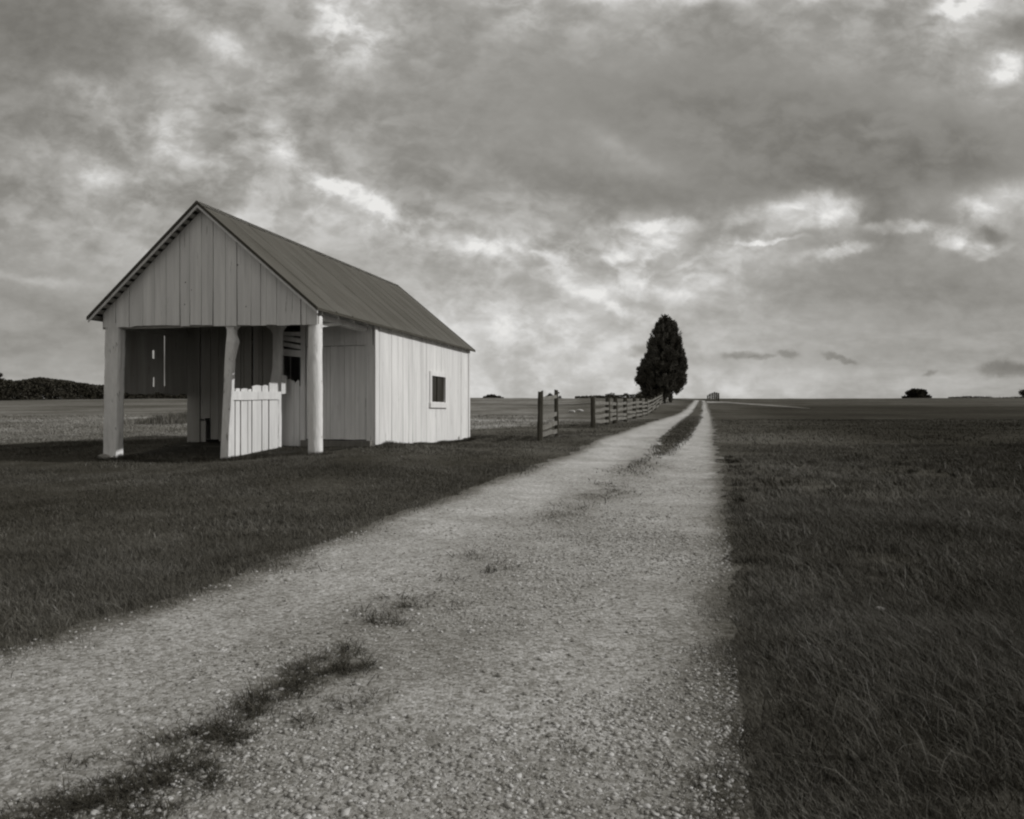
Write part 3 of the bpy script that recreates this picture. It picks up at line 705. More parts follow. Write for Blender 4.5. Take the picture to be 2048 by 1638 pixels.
# picket panel dividing the porch, facing the sun
PW = 2.2
pan = empty('picket_panel', (0, 0, 0), 0, barn)
def gt(X): return t_on(PW, 420+X/5.12)
for (a, b, ty, by) in ((188, 250, 776, 919), (262, 306, 777, 920), (318, 384, 777, 918), (390, 424, 778, 915), (434, 526, 771.5, 912), (534, 594, 771.5, 904), (606, 692, 764, 902)):
    bm = bmesh.new(); t0, t1 = gt(a), gt(b); tm = (t0+t1)/2
    zt0, zt1 = z_on(PW, t0, ty), z_on(PW, t1, ty); zb_ = z_on(PW, tm, by)-.03
    poly_board(bm, Vector((-PW+random.uniform(-.004, .004), 0, 0)), (0, 1, 0), (1, 0, 0), [(t0, zb_), (t1, zb_+.01), (t1+random.uniform(-.006, .006), 1.0), (t1, zt1), (tm, max(zt0, zt1)+random.uniform(-.01, .02)), (t0+.004, zt0-.01)], .024)
    obj('picket', bm, M['white'], pan)
bm = bmesh.new()
ta, tb = gt(142), gt(716)
za, zb_ = z_on(PW, ta, 791.5), z_on(PW, tb, 791)
beam(bm, (-PW+.02, ta, za), (-PW+.02, tb, zb_), .03, .17, 6, .004); obj('rail', bm, M['white'], pan)
bm = bmesh.new(); beam(bm, (-PW-.05, .45, .62), (-PW-.05, 2.2, .66), .04, .09, 3, .003); obj('rail', bm, M['white_shade'], pan)
bm = bmesh.new()
t0, t1 = t_on(PW-.02, 562.8), t_on(PW-.02, 574)
poly_board(bm, (-PW+.02, 0, 0), (0, 1, 0), (1, 0, 0), [(t0, z_on(PW, t0, 788)), (t1, z_on(PW, t1, 787)), (t1, z_on(PW, t1, 752)), (t0, z_on(PW, t0, 750))], .03)
obj('stub_board', bm, M['white'], pan)
# a strip of board nailed to the foot of the middle post
bm = bmesh.new(); 
# roof
def roof_slope(sign):
    # corrugated sheets with overlapping seams, ribs running down the slope
    n = int(LEN/.0127)
    tv = np.linspace(0, LEN, n)
    rr_ = np.random.default_rng(3+sign)
    seams = np.cumsum(rr_.uniform(.6, .72, 16))
    z_off = .0065*np.sin(tv*2*math.pi/.076)
    sh = np.searchsorted(seams, tv)
    ds = np.min(np.abs(tv[:, None]-seams[None]), 1); z_off += .020*(ds < .016)
    z_off += (sh % 2)*.004+rr_.uniform(-.002, .002, 40)[sh]
    rows = 8
    V = []
    for r in range(rows+1):
        f = r/rows
        w = HW-HW*f*1.0 if sign > 0 else HW+HW*f
        z = PEAK-(PEAK-EAVE)*f
        wav = .006*np.sin(tv*1.1+r)+.004*np.sin(tv*2.7+2*r)
        V.append(np.stack([np.full(n, -w)+0*tv, tv, z+.012+z_off+wav*f], 1))
    V = np.concatenate(V); idx = np.arange(n*(rows+1)).reshape(rows+1, n)
    Fq = np.stack([idx[:-1, :-1].ravel(), idx[:-1, 1:].ravel(), idx[1:, 1:].ravel(), idx[1:, :-1].ravel()], 1)
    # underside
    V2 = V.copy(); V2[:, 2] -= .006; k = len(V)
    rim = []
    for row in (0, rows):
        a = idx[row]; rim.append(np.stack([a[:-1], a[1:], a[1:]+k, a[:-1]+k], 1))
    for col in (0, n-1):
        a = idx[:, col]; rim.append(np.stack([a[:-1], a[1:], a[1:]+k, a[:-1]+k], 1))
    return np.concatenate([V, V2]), [Fq, Fq[:, ::-1]+k]+rim
roofs = []
for s in (1, -1):
    V_, F_ = roof_slope(s); roofs.append(np_obj('roof', V_, F_, M['metal'], barn))
bm = bmesh.new()
for s in (1, -1):
    v = [bm.verts.new(p) for p in ((-HW, -.01, PEAK+.032), (-HW, LEN+.01, PEAK+.032), (-HW+s*.12, LEN+.01, PEAK+.026-.12*.8265), (-HW+s*.12, -.01, PEAK+.026-.12*.8265))]
    bm.faces.new(v)
bmesh.ops.solidify(bm, geom=bm.faces[:], thickness=.004)
obj('ridge_cap', bm, M['ridge'], roofs[0])
SL = (PEAK-EAVE)/HW
for s in (1, -1):
    for (ty, mt) in ((-.012, 'metal_dark'), (LEN+.002, 'metal_dark')):
        bm = bmesh.new()
        O = (-HW, ty, 0); e = s*(HW+.015)
        poly_board(bm, (-HW, ty+.014, 0), (1, 0, 0), (0, 1, 0), [(0, PEAK+.030), (e, PEAK+.030-abs(e)*SL), (e, PEAK-.035-abs(e)*SL), (0, PEAK-.035)], .014)
        obj('edge_flashing', bm, M[mt], roofs[0])
    bm = bmesh.new()
    poly_board(bm, (-HW, .030, 0), (1, 0, 0), (0, 1, 0), [(0, PEAK-.036), (s*HW, EAVE-.036), (s*HW, EAVE-.092), (0, PEAK-.092)], .022)
    obj('rake_board', bm, M['white'], roofs[0])
    bm = bmesh.new(); xe = s*HW
    for q in range(24):
        box(bm, -HW+xe-.008, -HW+xe+.008, LEN*q/24, LEN*(q+1)/24, EAVE-.035-random.uniform(0, .006), EAVE+.012)
    obj('eave_strip', bm, M['metal_dark'], roofs[0])
    nl = 19
    for k in range(nl):                                # laths under the metal, their ends stick out past the gable
        f = (k+.6)/nl; bm = bmesh.new()
        cx_, cz_ = s*HW*f, PEAK-(PEAK-EAVE)*f-.020
        dxv, dzv = s*math.cos(math.atan(SL))*.045, -math.sin(math.atan(SL))*.045
        nxv, nzv = s*math.sin(math.atan(SL))*.032, math.cos(math.atan(SL))*.032
        pts = [(cx_-dxv, cz_-dzv), (cx_+dxv, cz_+dzv), (cx_+dxv-nxv, cz_+dzv-nzv), (cx_-dxv-nxv, cz_-dzv-nzv)]
        poly_board(bm, (-HW, LEN-.03, 0), (1, 0, 0), (0, 1, 0), pts, LEN-.03-.032)
        obj('lath', bm, M['white_shade'], roofs[0])
    for k in range(15):                                # rafters
        t = .30+k*.625; bm = bmesh.new()
        if t > LEN-.15: break
        b = .058
        poly_board(bm, (-HW, t+.05, 0), (1, 0, 0), (0, 1, 0), [(0, PEAK-b), (s*(HW-.075), EAVE-b+.062), (s*(HW-.075), EAVE-b-.02), (s*(HW-.16), EAVE-b+.02), (0, PEAK-b-.14)], .05)
        obj('rafter', bm, M['white'] if s > 0 else M['white_shade'], roofs[0])  # left slope rafters take the paint with shade in its colour
# earth floor of the porch and of the room
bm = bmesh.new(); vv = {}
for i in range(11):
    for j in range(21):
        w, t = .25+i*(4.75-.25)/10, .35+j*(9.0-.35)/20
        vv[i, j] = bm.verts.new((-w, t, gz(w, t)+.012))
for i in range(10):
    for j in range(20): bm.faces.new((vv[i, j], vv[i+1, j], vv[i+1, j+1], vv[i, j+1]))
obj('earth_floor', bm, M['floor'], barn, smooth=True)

# ------------------------------------------------------------------ fences
def fpost(par, P, top, r=.09):
    bm = bmesh.new(); x, y = P; zb = h1(x, y)-.15
    n = 7; rings = []; sx = random.uniform(-.03, .03)
    for k in range(6):
        f = k/5; z = zb+(top-zb)*f; rr_ = r*(1.08-.16*f)
        rings.append([bm.verts.new((x+sx*f+rr_*math.cos(a*2*math.pi/n)*(1+random.uniform(-.1, .1)), y+rr_*math.sin(a*2*math.pi/n)*(1+random.uniform(-.1, .1)), z+(random.uniform(-.02, .03) if k == 5 else 0))) for a in range(n)])
    for a, b in zip(rings[:-1], rings[1:]):
        for i in range(n): bm.faces.new((a[i], a[(i+1) % n], b[(i+1) % n], b[i]))
    bm.faces.new(rings[-1]); bm.faces.new(rings[0][::-1])
    return obj('post', bm, M['fpost'], par)
def frail(par, a, b, w=.05, ht=.12):
    bm = bmesh.new(); beam(bm, a, b, w, ht, 5, .022); return obj('rail', bm, M['rail'], par)
f1 = tag(empty('rail_fence'), 'short single panel of split rail fence between two dark posts, nearest the barn', 'fence')
A, B = at(1079.5, 878, 20.6), at(1113.5, 873, 22.9)
fpost(f1, (A.x, A.y), at(1080, 783, 20.6).z, .085); fpost(f1, (B.x, B.y), at(1113, 779.5, 22.9).z, .07)
for (ya, yb, k) in ((870, 861, 0), (855.5, 846, 0), (835.5, 827, 0), (797, 792, 1)):
    a = at(1084 if not k else 1084, ya, 20.6); b = at(1114.5, yb, 22.9); a.y += .0; frail(f1, a+Vector((0, .1, 0)), b+Vector((0, .08, 0)), .06, .13 if not k else .09)
f2 = tag(empty('rail_fence'), 'long split rail fence running up beside the drive to the cedar tree', 'fence')
PO = [(1186.5, 854, 790, 32.4), (1214.5, 851, 795, 37.0), (1230, 848, 793.5, 38.6), (1250.5, 845.5, 794, 42.5), (1269, 840, 797, 48.5), (1282, 836.5, 797, 54), (1292.5, 833.5, 797.5, 59.5), (1302, 831, 798, 66), (1310, 828, 798, 73), (1317, 824, 797, 80), (1323, 819, 796, 87), (1329, 813, 794, 94), (1339, 808, 793, 101)]
pp = []
for (px, yb, yt, d) in PO:
    x = (px-CX)/F*d; zg = h1(x, d); fpost(f2, (x, d), zg+1.40+random.uniform(-.05, .06), .13 if d > 33 else .11); pp.append((x, d, zg))
for (p, q) in zip(pp[:-1], pp[1:]):
    for hz in (.22, .50, .78, 1.10):
        j = lambda: random.uniform(-.07, .07)
        frail(f2, (p[0]+.05, p[1]-.06, p[2]+hz+j()), (q[0]+.05, q[1]-.06, q[2]+hz+j()), .06, .145)
f3 = tag(empty('rail_fence'), 'tiny rail fence on the skyline just right of the drive', 'fence')
pq = []
for (px, d) in ((1437, 118), (1433, 130), (1429, 143), (1425, 158), (1420, 176), (1415, 196)):
    x = (px-CX)/F*d; zg = h1(x, d); fpost(f3, (x, d), zg+1.35, .14); pq.append((x, d, zg))
for (p, q) in zip(pq[:-1], pq[1:]):
    for hz in (.3, .65, .95, 1.2): frail(f3, (p[0], p[1], p[2]+hz), (q[0], q[1], q[2]+hz), .06, .16)

# ------------------------------------------------------------------ foliage
def leaf_cloud(cent, outw, size, rng, jitter=.6, asp=.45):
    """one small pointed quad per centre, roughly facing outwards with wild jitter"""
    n = len(cent)
    d = outw+rng.normal(0, jitter, (n, 3)); d /= np.linalg.norm(d, axis=1)[:, None]
    r = rng.normal(0, 1, (n, 3)); s = np.cross(d, r); s /= np.linalg.norm(s, axis=1)[:, None]
    L = size*rng.uniform(.6, 1.4, n)[:, None]
    a = cent-d*L*.5; b = cent+s*L*asp; c = cent+d*L*.6; e = cent-s*L*asp*rng.uniform(.6, 1, n)[:, None]
    V = np.stack([a, b, c, e], 1).reshape(-1, 3)
    return V, np.arange(4*n).reshape(n, 4)
def trunk(par, x, y, zb, zt, r, limbs, lean=0.0):
    bm = bmesh.new()
    def limb(p, q, r0, r1, n=7, seg=4):
        p, q = Vector(p), Vector(q); d = (q-p).normalized(); s = d.orthogonal().normalized(); u = d.cross(s); pr = None
        for k in range(seg+1):
            f = k/seg; c = p.lerp(q, f)+(s*random.uniform(-1, 1)+u*random.uniform(-1, 1))*r0*.3*(0 < k < seg); rad = r0+(r1-r0)*f
            ring = [bm.verts.new(c+(s*math.cos(i*6.283/n)+u*math.sin(i*6.283/n))*rad) for i in range(n)]
            if pr:
                for i in range(n): bm.faces.new((pr[i], pr[(i+1) % n], ring[(i+1) % n], ring[i]))
            pr = ring
        bm.faces.new(pr)
    limb((x, y, zb-.3), (x+lean, y, zt), r, r*.15, seg=6)
    for (f, an, ln, up) in limbs:
        z = zb+(zt-zb)*f; limb((x+lean*f, y, z), (x+lean*f+math.cos(an)*ln, y+math.sin(an)*ln, z+up), r*.4*(1-f)+.02, .015, 5, 3)
    return obj('trunk', bm, M['bark'], par)

# cedar: outline measured from the photograph, turned into a solid of real depth
DC = 90.0; kx = DC/F
CED = [(620+Y/6.3, 1160+L/6.3, 1160+R/6.3) for (Y, L, R) in ((75, 1055, 1085), (115, 1030, 1120), (150, 1000, 1150), (210, 975, 1215), (300, 925, 1235), (380, 905, 1262), (450, 870, 1265), (550, 838, 1285), (680, 785, 1325), (760, 765, 1325), (850, 715, 1310), (930, 745, 1300), (1000, 790, 1260), (1050, 800, 1190), (1090, 835, 1130), (1130, 900, 1060))]
cz = np.array([CAMZ+(CY-c[0])*kx for c in CED])[::-1]; cl = np.array([(c[1]-CX)*kx for c in CED])[::-1]; cr = np.array([(c[2]-CX)*kx for c in CED])[::-1]
cx0 = (np.interp(cz[-1], cz, cl)+np.interp(cz[-1], cz, cr))/2
cedar = tag(empty('cedar_tree', (0, 0, 0)), 'tall dark pear shaped cedar standing alone beside the drive', 'tree')
rg = np.random.default_rng(5)
def cedar_cloud():
    Vs, Fs, Ts = [], [], []; k = 0
    nl = 520
    zc = rg.uniform(cz[0], cz[-1]-.05, nl)
    L, R = np.interp(zc, cz, cl), np.interp(zc, cz, cr); rad = (R-L)/2*.94; mid = (R+L)/2
    keep = rg.uniform(0, rad.max(), nl) < rad+.35; zc, rad, mid = zc[keep], rad[keep], mid[keep]
    an = rg.uniform(0, 2*math.pi, len(zc))
    for z, r, m, a in zip(zc, rad, mid, an):
        cr_ = rg.uniform(.18, .46)*min(1, .22+r/2.4)
        rr_ = max(0, r-cr_*rg.uniform(-.25, .95))*(1 if rg.random() < .75 else rg.uniform(.3, .9))
        c = np.array([m+rr_*math.cos(a), DC+rr_*math.sin(a), z])
        o = np.array([math.cos(a), math.sin(a), .9]); o /= np.linalg.norm(o)
        n = int(170*cr_/.4)
        p = rg.normal(0, .5, (n, 3)); p /= np.maximum(1, np.linalg.norm(p, axis=1))[:, None]
        p = c+p*cr_*np.array([1, 1, 1.25])+o*rg.uniform(-.1, .35, n)[:, None]*cr_
        V, Fc = leaf_cloud(p, o*.7+(p-c)/cr_*.6+np.array([0, 0, .35]), .34, rg, .42, .17)
        Vs.append(V); Fs.append(Fc+k); k += len(V); Ts.append(np.full(len(V), rg.uniform(.6, 1.5)))
    # dense heart
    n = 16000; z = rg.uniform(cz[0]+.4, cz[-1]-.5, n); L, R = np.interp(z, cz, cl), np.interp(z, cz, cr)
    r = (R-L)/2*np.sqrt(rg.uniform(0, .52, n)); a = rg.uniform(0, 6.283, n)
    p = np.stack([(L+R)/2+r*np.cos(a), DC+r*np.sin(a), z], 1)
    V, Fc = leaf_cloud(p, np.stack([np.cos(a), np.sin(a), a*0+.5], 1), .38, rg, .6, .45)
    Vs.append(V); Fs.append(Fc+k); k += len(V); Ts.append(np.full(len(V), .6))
    # feathery tips pointing upwards all round the outline
    for _ in range(230):
        z = rg.uniform(cz[0]+.8, cz[-1]-.1); L, R = np.interp(z, cz, cl), np.interp(z, cz, cr); a = rg.uniform(0, 6.283); r = (R-L)/2*rg.uniform(.88, 1.05)
        c = np.array([(L+R)/2+r*math.cos(a), DC+r*math.sin(a), z]); n = 34; f = rg.uniform(-.5, 1, n)[:, None]
        ax = np.array([math.cos(a)*.55, math.sin(a)*.55, .85])
        p = c+ax*f*.42+rg.normal(0, .055, (n, 3))*(1.3-f)
        V, Fc = leaf_cloud(p, np.tile(ax, (n, 1)), .22, rg, .35, .16)
        Vs.append(V); Fs.append(Fc+k); k += len(V); Ts.append(np.full(len(V), rg.uniform(.8, 1.4)))
    # stray sprays on the left and small leaders at the top
    for (Yp, Xp, cr_) in ((745, 725, .22), (800, 745, .30), (880, 720, .42), (1010, 800, .35), (1090, 870, .45), (130, 1010, .22), (90, 1070, .20), (110, 1135, .22), (170, 1190, .22), (275, 925, .25), (180, 965, .12), (1120, 940, .4), (1100, 1150, .25), (1140, 1130, .25), (850, 1300, .3)):
        c = np.array([(1160+Xp/6.3-CX)*kx, DC+rg.uniform(-.4, .4), CAMZ+(CY-620-Yp/6.3)*kx]); n = int(260*cr_/.4)
        p = c+rg.normal(0, .42, (n, 3))*cr_
        V, Fc = leaf_cloud(p, np.tile([-.2, 0, .9], (n, 1)), .2, rg, .6, .35)
        Vs.append(V); Fs.append(Fc+k); k += len(V); Ts.append(np.full(len(V), 1.0))
    return np.concatenate(Vs), np.concatenate(Fs), np.concatenate(Ts)
V_, F_, T_ = cedar_cloud()
np_obj('crown', V_, [F_], M['cedar'], cedar, tone=T_)
zb_c = h1(cx0, DC)
trunk(cedar, cx0-.1, DC, zb_c, cz[-1]-1.0, .24, [(f, a, r, .5) for f, a, r in ((.12, 2.8, 1.8), (.15, .3, 1.5), (.25, 1.6, 2), (.3, 3.4, 2.2), (.4, 5, 2), (.5, .2, 1.5), (.6, 2.5, 1.3), (.75, 4.2, .8))])

def tree(name, label, cat, px, ytop, wpx, d, seed, group=None, lobes=9, nleaf=260, shape=1.0, ybase=None, dark=1.0):
    """broad crowned tree: lobes of small leaves around limbs, trunk on the ground"""
    r = np.random.default_rng(seed); x = (px-CX)/F*d; zg = h1(x, d)
    ztop = CAMZ+(CY-ytop)/F*d; hwid = wpx/F*d/2
    cb = zg+.15*(ztop-zg) if ybase is None else CAMZ+(CY-ybase)/F*d
    root = tag(empty(name, (0, 0, 0)), label, cat, group)
    Vs, Fs, Ts, k = [], [], [], 0; lim = []
    for i in range(lobes):
        a = r.uniform(0, 6.283); q = math.sqrt(r.uniform(0, 1)); lx = q*math.cos(a)*hwid*.72; ly = q*math.sin(a)*hwid*.72
        env = math.sqrt(max(0, 1-(q*.9)**2))**(.35 if 'clump' in name else 1)
        R = hwid*r.uniform(.24, .36)*(1.1 if lobes < 12 else .85)
        lz = max(zg+.3, zg+(ztop-zg)*env*(1 if i % 3 else r.uniform(.4, .8))*shape-R*.75)
        n = nleaf; p = r.normal(0, 1, (n, 3)); p /= np.linalg.norm(p, axis=1)[:, None]; rad = r.uniform(.45, 1.05, n)[:, None]
        p = p*rad*np.array([R, R, R*.8]); o = p/np.linalg.norm(p, axis=1)[:, None]
        p = p+np.array([x+lx, d+ly, lz]); p[:, 2] = np.clip(p[:, 2], zg+.05, ztop+r.uniform(-.1, .1, n))
        V, Fc = leaf_cloud(p, o, max(.16, R*.34), r, .7, .5)
        Vs.append(V); Fs.append(Fc+k); k += len(V); Ts.append(np.full(len(V), r.uniform(.7, 1.3)*dark))
        lim.append((.3+.4*r.random(), a, q*hwid*.6, .4))
    np_obj('crown', np.concatenate(Vs), [np.concatenate(Fs)], M['leaf'], root, tone=np.concatenate(Ts))
    trunk(root, x, d, zg, cb+(ztop-cb)*.6, max(.12, (ztop-zg)*.035), lim[:6])
    return root
tree('broadleaf_tree', 'dark broad domed tree alone on the right skyline', 'tree', 1833, 776, 58, 240, 21, lobes=34, nleaf=260, dark=.8)
tree('shrub', 'small low bush at the right foot of the domed skyline tree', 'bush', 1859, 790, 12, 230, 22, lobes=5, nleaf=120)
tree('broadleaf_tree', 'tree cut off by the right edge of the picture on the skyline', 'tree', 2052, 775, 40, 240, 23, lobes=12, nleaf=150)
tree('shrub', 'low rounded bush on the skyline left of the right edge tree', 'bush', 2012, 793, 14, 230, 24, lobes=5, nleaf=120)
tree('tree_clump', 'low dark clump of trees on the skyline just right of the barn', 'trees', 984, 788, 48, 255, 25, lobes=34, nleaf=200, shape=.95)
tree('shrub', 'small low bush at the right end of the dark clump beside the barn', 'bush', 1005, 793, 14, 250, 26, lobes=5, nleaf=120)
tree('broadleaf_tree', 'small distant tree between the two posts of the short fence panel', 'tree', 1098, 786, 26, 250, 27, lobes=9, nleaf=150, dark=1.1)
tree('broadleaf_tree', 'small distant tree showing just right of the short fence panel', 'tree', 1117, 784, 18, 250, 28, lobes=7, nleaf=150, dark=1.1)
for i, (px, yt, wd, lb) in enumerate(((1222, 784, 34, 'grey distant tree on the skyline behind the long fence, broadest of its row'), (1252, 786, 22, 'grey distant tree on the skyline between the broad one and the cedar'), (1280, 784, 36, 'grey distant tree half hidden by the left side of the cedar'), (1200, 790, 22, 'low grey distant tree at the left end of its row behind the long fence'))):
    tree('broadleaf_tree', lb, 'tree', px, yt, wd, 255, 40+i, 'distant trees behind the long fence', lobes=9, nleaf=150, dark=1.4)
tree('broadleaf_tree', 'dark tree cut off by the left edge of the picture', 'tree', -14, 735, 50, 120, 31, lobes=14, nleaf=240, dark=.8)

def hedge(name, label, pts, seed, leaf, dens, dark, kind='stuff'):
    """pts: (px, ytop, d) along the row; a mass of brush"""
    r = np.random.default_rng(seed); Vs, Fs, Ts, k = [], [], [], 0
    px = np.array([p[0] for p in pts]); yt = np.array([p[1] for p in pts]); dd = np.array([p[2] for p in pts])
    n = dens
    q = r.uniform(px[0], px[-1], n); d = np.interp(q, px, dd)+r.uniform(-3.0, 3.0, n); y = np.interp(q, px, yt)
    x = (q-CX)/F*d; zg = h(x, d); zt = CAMZ+(CY-y)/F*d
    zt = zg+(zt-zg)*(.76+.40*fbm(x*.16, d*.12, seed, 4))
    f = r.uniform(0, 1, n)**.8
    p = np.stack([x, d, zg+(zt-zg)*f], 1)
    V, Fc = leaf_cloud(p, np.tile([0, -.3, .8], (n, 1)), leaf, r, .7, .5)
    tn = np.repeat(dark*(.7+.7*fbm(x*.8, p[:, 2]*1.3+d*.3, seed+3, 2)), 4)
    o = np_obj(name, V, [Fc], M['leaf'], tone=tn)
    return tag(o, label, 'hedgerow' if kind != 'stuff' else None, kind=kind)
hedge('hedgerow', 'dark brushy hedgerow along the far edge of the left field', [(-90, 750, 128), (0, 755, 130), (30, 760, 132), (80, 755, 135), (120, 760, 138), (160, 767, 142), (205, 770, 146), (260, 776, 150), (330, 782, 155), (400, 786, 160)], 71, .30, 42000, 1.15)
hedge('hedgerow', 'thin line of brush on the skyline behind the long fence', [(1150, 792, 235), (1200, 790, 235), (1260, 789, 235), (1300, 789, 235), (1318, 790, 235)], 72, .35, 6000, 1.3)
hedge('hedgerow', 'very low dark line of brush on the right skyline', [(1896, 794.5, 235), (1940, 793.0, 235), (1975, 791.5, 235), (1990, 794, 235), (2060, 793, 235)], 73, .3, 5000, .9)

# ------------------------------------------------------------------ loose things in the grass
def rock_mesh(name, size, seed, mt, parent=None):
    bm = bmesh.new(); bmesh.ops.create_icosphere(bm, subdivisions=2, radius=1)
    r = random.Random(seed)
    pl = [Vector((r.uniform(-1, 1), r.uniform(-1, 1), r.uniform(-1, 1))).normalized() for _ in range(9)]
    for v in bm.verts:
        c = v.co.copy()
        for p in pl:
            d = c.dot(p)-.72
            if d > 0: c -= p*d
        v.co = Vector((c.x*size[0], c.y*size[1], c.z*size[2]))
    return obj(name, bm, mt, parent)
def one_tone(o, v):
    a = o.data.attributes.new('tone', 'FLOAT', 'POINT'); a.data.foreach_set('value', [v]*len(o.data.vertices)); return o
for (px, py, s, lb) in ((1144, 825, (.34, .3, .22), 'larger pale rock lying in the grass beyond the fence gap'), (1160, 823, (.42, .3, .14), 'flatter pale rock just right of the larger one beyond the fence gap')):
    x, y = hit(px, py); o = one_tone(rock_mesh('rock', s, int(px), M['rock']), 1.1); o.location = (x, y, h1(x, y)+.08); tag(o, lb, 'rock', 'pale rocks beyond the fence gap')
x, y = hit(1761, 1234); o = one_tone(rock_mesh('stone', (.022, .035, .014), 9, M['rock']), 1.1); o.location = (x, y, h1(x, y)+.045); o.rotation_euler = (0, .3, .6); tag(o, 'small white stone lying alone in the dark grass right of the drive', 'stone')
x, y = hit(216, 916); o = one_tone(rock_mesh('stone', (.16, .12, .08), 12, M['rock']), .55); o.location = (x, y-.1, h1(x, y-.1)+.03); tag(o, 'flat grey stone at the foot of the left porch post', 'stone')

# gravel
ICO = bmesh.new(); bmesh.ops.create_icosphere(ICO, subdivisions=1, radius=1)
iv = np.array([v.co[:] for v in ICO.verts]); iv = np.sign(iv)*np.abs(iv)**.7*.9; ic = np.array([[v.index for v in f.verts] for f in ICO.faces]); ICO.free()
def stones(n, d0, d1, smin, smax, rng, bias):
    d = d0*(d1/d0)**rng.uniform(0, 1, n*6) if d1/d0 > 3 else rng.uniform(d0, d1, n*6)
    a, b = rl(d), rr(d); f = rng.uniform(0, 1.0, n*6)
    x = a+(b-a)*f
    dens = np.clip(.25+1.1*(fbm(x*.9, d*.9, 77, 3)-.42)*3, .05, 1)*(.30+.70*np.clip((f-.38)/.2, 0, 1))
    dens *= 1-.6*np.exp(-((f-.24)/.13)**2)
    vis = np.abs(x/d) < .8
    keep = (rng.uniform(0, 1, len(x)) < dens) & vis & ~on_median(x, d)
    x, d = x[keep][:n], d[keep][:n]; n = len(x)
    s = smin*(smax/smin)**(rng.uniform(0, 1, n)**bias)
    z = h(x, d)+.008
    S = np.stack([s*rng.uniform(.7, 1.3, n), s*rng.uniform(.6, 1.1, n), s*rng.uniform(.22, .55, n)], 1)
    V = iv[None]*(1+rng.uniform(-.42, .30, (n, len(iv), 1)))*S[:, None, :]
    th = rng.uniform(0, 6.283, n); c, s_ = np.cos(th)[:, None], np.sin(th)[:, None]
    tl = rng.normal(0, .22, n)[:, None]
    Vx, Vy, Vz = V[:, :, 0].copy(), V[:, :, 1].copy(), V[:, :, 2].copy()
    V[:, :, 0] = Vx*c-Vy*s_; V[:, :, 1] = Vx*s_+Vy*c; V[:, :, 2] = Vz+V[:, :, 0]*tl
    V += np.stack([x, d, z+S[:, 2]*.25], 1)[:, None, :]
    Fx = (ic[None]+np.arange(n)[:, None, None]*len(iv)).reshape(-1, 3)
    T = np.repeat(.5+.75*rng.uniform(0, 1, n)**1.6, len(iv))
    return V.reshape(-1, 3), Fx, T
parts = [stones(17000, 1.9, 3.6, .0028, .015, RNG, 2.9), stones(17000, 3.2, 7.0, .0033, .017, RNG, 2.6), stones(8000, 6.5, 16, .006, .022, RNG, 1.9), stones(50, 2.0, 6.5, .014, .024, RNG, 1.3)]
Vs, Fs, Ts, k = [], [], [], 0
for V_, F_, T_ in parts: Vs.append(V_); Fs.append(F_+k); Ts.append(T_); k += len(V_)
tag(np_obj('gravel', np.concatenate(Vs), [np.concatenate(Fs)], M['rock'], tone=np.concatenate(Ts)), 'loose crushed stone scattered over the drive', kind='stuff')
# ------------------------------------------------------------------ grass
def blades(x, y, hgt, wid, tone, rng, lean=.35, wind=(-.35, .1)):
    n = len(x); z = h(x, y)
    th = rng.uniform(0, 6.283, n); cx_, sy_ = np.cos(th)*wid, np.sin(th)*wid
    lx = rng.normal(0, lean, n)*hgt+wind[0]*hgt; ly = rng.normal(0, lean, n)*hgt+wind[1]*hgt
    b = np.stack([x, y, z-.004], 1); sd = np.stack([cx_, sy_, 0*x], 1)
    m = b+np.stack([lx*.35, ly*.35, hgt*.6], 1); t = b+np.stack([lx, ly, hgt*.95], 1)
    V = np.stack([b-sd, b+sd, m-sd*.75, m+sd*.75, t], 1).reshape(-1, 3)
    i = np.arange(n)[:, None]*5
    Q = np.concatenate([i, i+1, i+3, i+2], 1); Tr = np.concatenate([i+2, i+3, i+4], 1)
    return V, Q, Tr, np.repeat(tone, 5)
class Bag:
    def __init__(s): s.V = []; s.Q = []; s.T = []; s.t = []; s.k = 0
    def add(s, V, Q, Tr, t): s.V.append(V); s.Q.append(Q+s.k); s.T.append(Tr+s.k); s.t.append(t); s.k += len(V)
    def build(s, name, label):
        o = np_obj(name, np.concatenate(s.V), [np.concatenate(s.Q), np.concatenate(s.T)], M['grass'], tone=np.concatenate(s.t)); return tag(o, label, kind='stuff')
def scatter(n, d0, d1, side, rng):
    """points in the wedge seen by the camera plus a margin"""
    d = np.sqrt(rng.uniform(d0*d0, d1*d1, n)); u = rng.uniform(-.85, .85, n); x = u*d
    if side == 'L': k = x < rl(d)+.5*(fbm(d*2.2, x*2.2, 5, 4)-.42)+.13*rng.normal(0, 1, n)
    else: k = x > rr(d)-.4*(fbm(d*2.6, x*2.6, 6, 4)-.45)+.10*rng.normal(0, 1, n)
    return x[k], d[k]
def in_barn(x, y):
    X_, Y_ = x-E0[0], y-E0[1]; w = -(X_*ca-Y_*sa); t = X_*sa+Y_*ca
    return (w > .05) & (w < 5.05) & (t > .25) & (t < 9.2), w, t
rg = np.random.default_rng(99)
bag = Bag()
